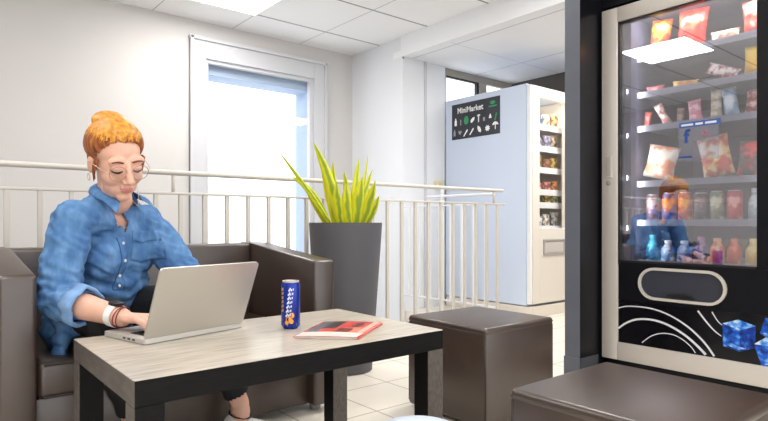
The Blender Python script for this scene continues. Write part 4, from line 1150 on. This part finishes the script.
# watch and bracelets on her right wrist
ax = (WRr-ELr).normalized(); _, a1, a2 = frame(ax)
def band(c_, r_, w_, th_):
    b = bmn(); rows = []
    for i in range(32):
        an = 2*PI*i/32; dr_ = a1*math.cos(an)+a2*math.sin(an)
        rows.append([b.verts.new(c_+ax*h_+dr_*(r_+e_)) for h_, e_ in ((-w_, 0), (-w_, th_), (w_, th_), (w_, 0))])
    for i in range(32):
        A_, B2 = rows[i], rows[(i+1) % 32]
        for j in range(4): b.faces.new((A_[j], A_[(j+1) % 4], B2[(j+1) % 4], B2[j]))
    return b
wc = ELr.lerp(WRr, .90)
wa = put(bpy.data.objects.new('smartwatch', None)); wa.parent = pr_; ORG[wa.name] = PO
obj('strap', band(wc, .0325, .0125, .003), M['white'], wa, True, ang=40)
upd = (Up-ax*Up.dot(ax)).normalized(); sd = ax.cross(upd)
m_ = Matrix((sd, ax, upd)).transposed()
b = bmn(); d_ = bmesh.ops.create_cube(b, size=1, matrix=Matrix.Translation(wc+upd*.037) @ m_.to_4x4() @ Matrix.Diagonal((.036, .034, .011, 1)))
bmesh.ops.bevel(b, geom=list(b.edges), offset=.004, segments=3, profile=.5, affect='EDGES')
obj('watch_case', b, M['black'], wa, True, ang=40)
wc2 = ELr.lerp(WRr, .985)
tube(b := bmn(), [wc2+ax*.004*math.sin(a)+(a1*math.cos(a)+a2*math.sin(a))*.0325 for a in [2*PI*i/28 for i in range(28)]], .0018, 8, closed=True); obj('bracelet', b, M['red'], pr_, True)
wc2 = ELr.lerp(WRr, 1.01)
tube(b := bmn(), [wc2+ax*.006*math.cos(a)+(a1*math.cos(a)+a2*math.sin(a))*.032 for a in [2*PI*i/28 for i in range(28)]], .0014, 8, closed=True); obj('bracelet', b, M['lash'], pr_, True)

# ------------------------------------------------------------------ light
w = bpy.data.worlds.new('sky'); SC.world = w; w.use_nodes = True
bg = w.node_tree.nodes['Background']; bg.inputs[0].default_value = (.97, .985, 1.0, 1); bg.inputs[1].default_value = 2.3
def area(name, loc, size, power, rot=(0, 0, 0), col=(1, 1, 1), sy=None):
    l = bpy.data.lights.new(name, 'AREA'); l.energy = power; l.size = size; l.color = col
    if sy: l.shape = 'RECTANGLE'; l.size_y = sy
    o = put(bpy.data.objects.new(name, l)); o.location = loc; o.rotation_euler = rot; return o
for x, y in ((1.85, 3.96), (-.41, 2.605), (-.19, .585), (1.85, -.1)):  # the last pair belongs to the added, unseen panels
    area('ceiling_fill', (x, y, 2.478), .62, 14, col=(1, .97, .93))
area('cabinet_fill', (2.735, 1.12, 1.786), .03, 3.5, (0, R(-25), 0), (1, .98, .95), .5)  # added fill to brighten the goods from above
area('ceiling_fill', (2.53, 1.918, 2.478), .62, 22, col=(1, .98, .95))  # fill under the added panel above the ottoman
area('cabinet_fill', (2.735, 1.385, 1.2), .02, 2.6, (R(90), 0, R(-135)), (1, .98, .95), 1.1)  # side fill added for the dim lower rows
area('cabinet_fill', (4.42, 3.03, 1.93), .6, 5, (R(20), 0, 0), (1, .97, .9), .03)  # fill added to brighten the inside of the white machine
area('ceiling_fill', (4.385, 2.085, 2.30), .62, 34, col=(1, .97, .94))  # fill under the added panel in the low ceiling


# ------------------------------------------------------------------ camera
cam = bpy.data.cameras.new('camera'); co = put(bpy.data.objects.new('camera', cam))
cam.sensor_width = 36; cam.lens = 36*578/768; cam.shift_y = 12.5/768; cam.clip_start = .05
co.location = (0, 0, .8); yawc = math.atan2(.7716, .636)
co.rotation_euler = (R(90), 0, yawc-PI/2)
SC.camera = co
vs = SC.view_settings; vs.view_transform = 'Standard'; vs.look = 'None'; vs.exposure = 0; vs.gamma = 1; vs.use_curve_mapping = False
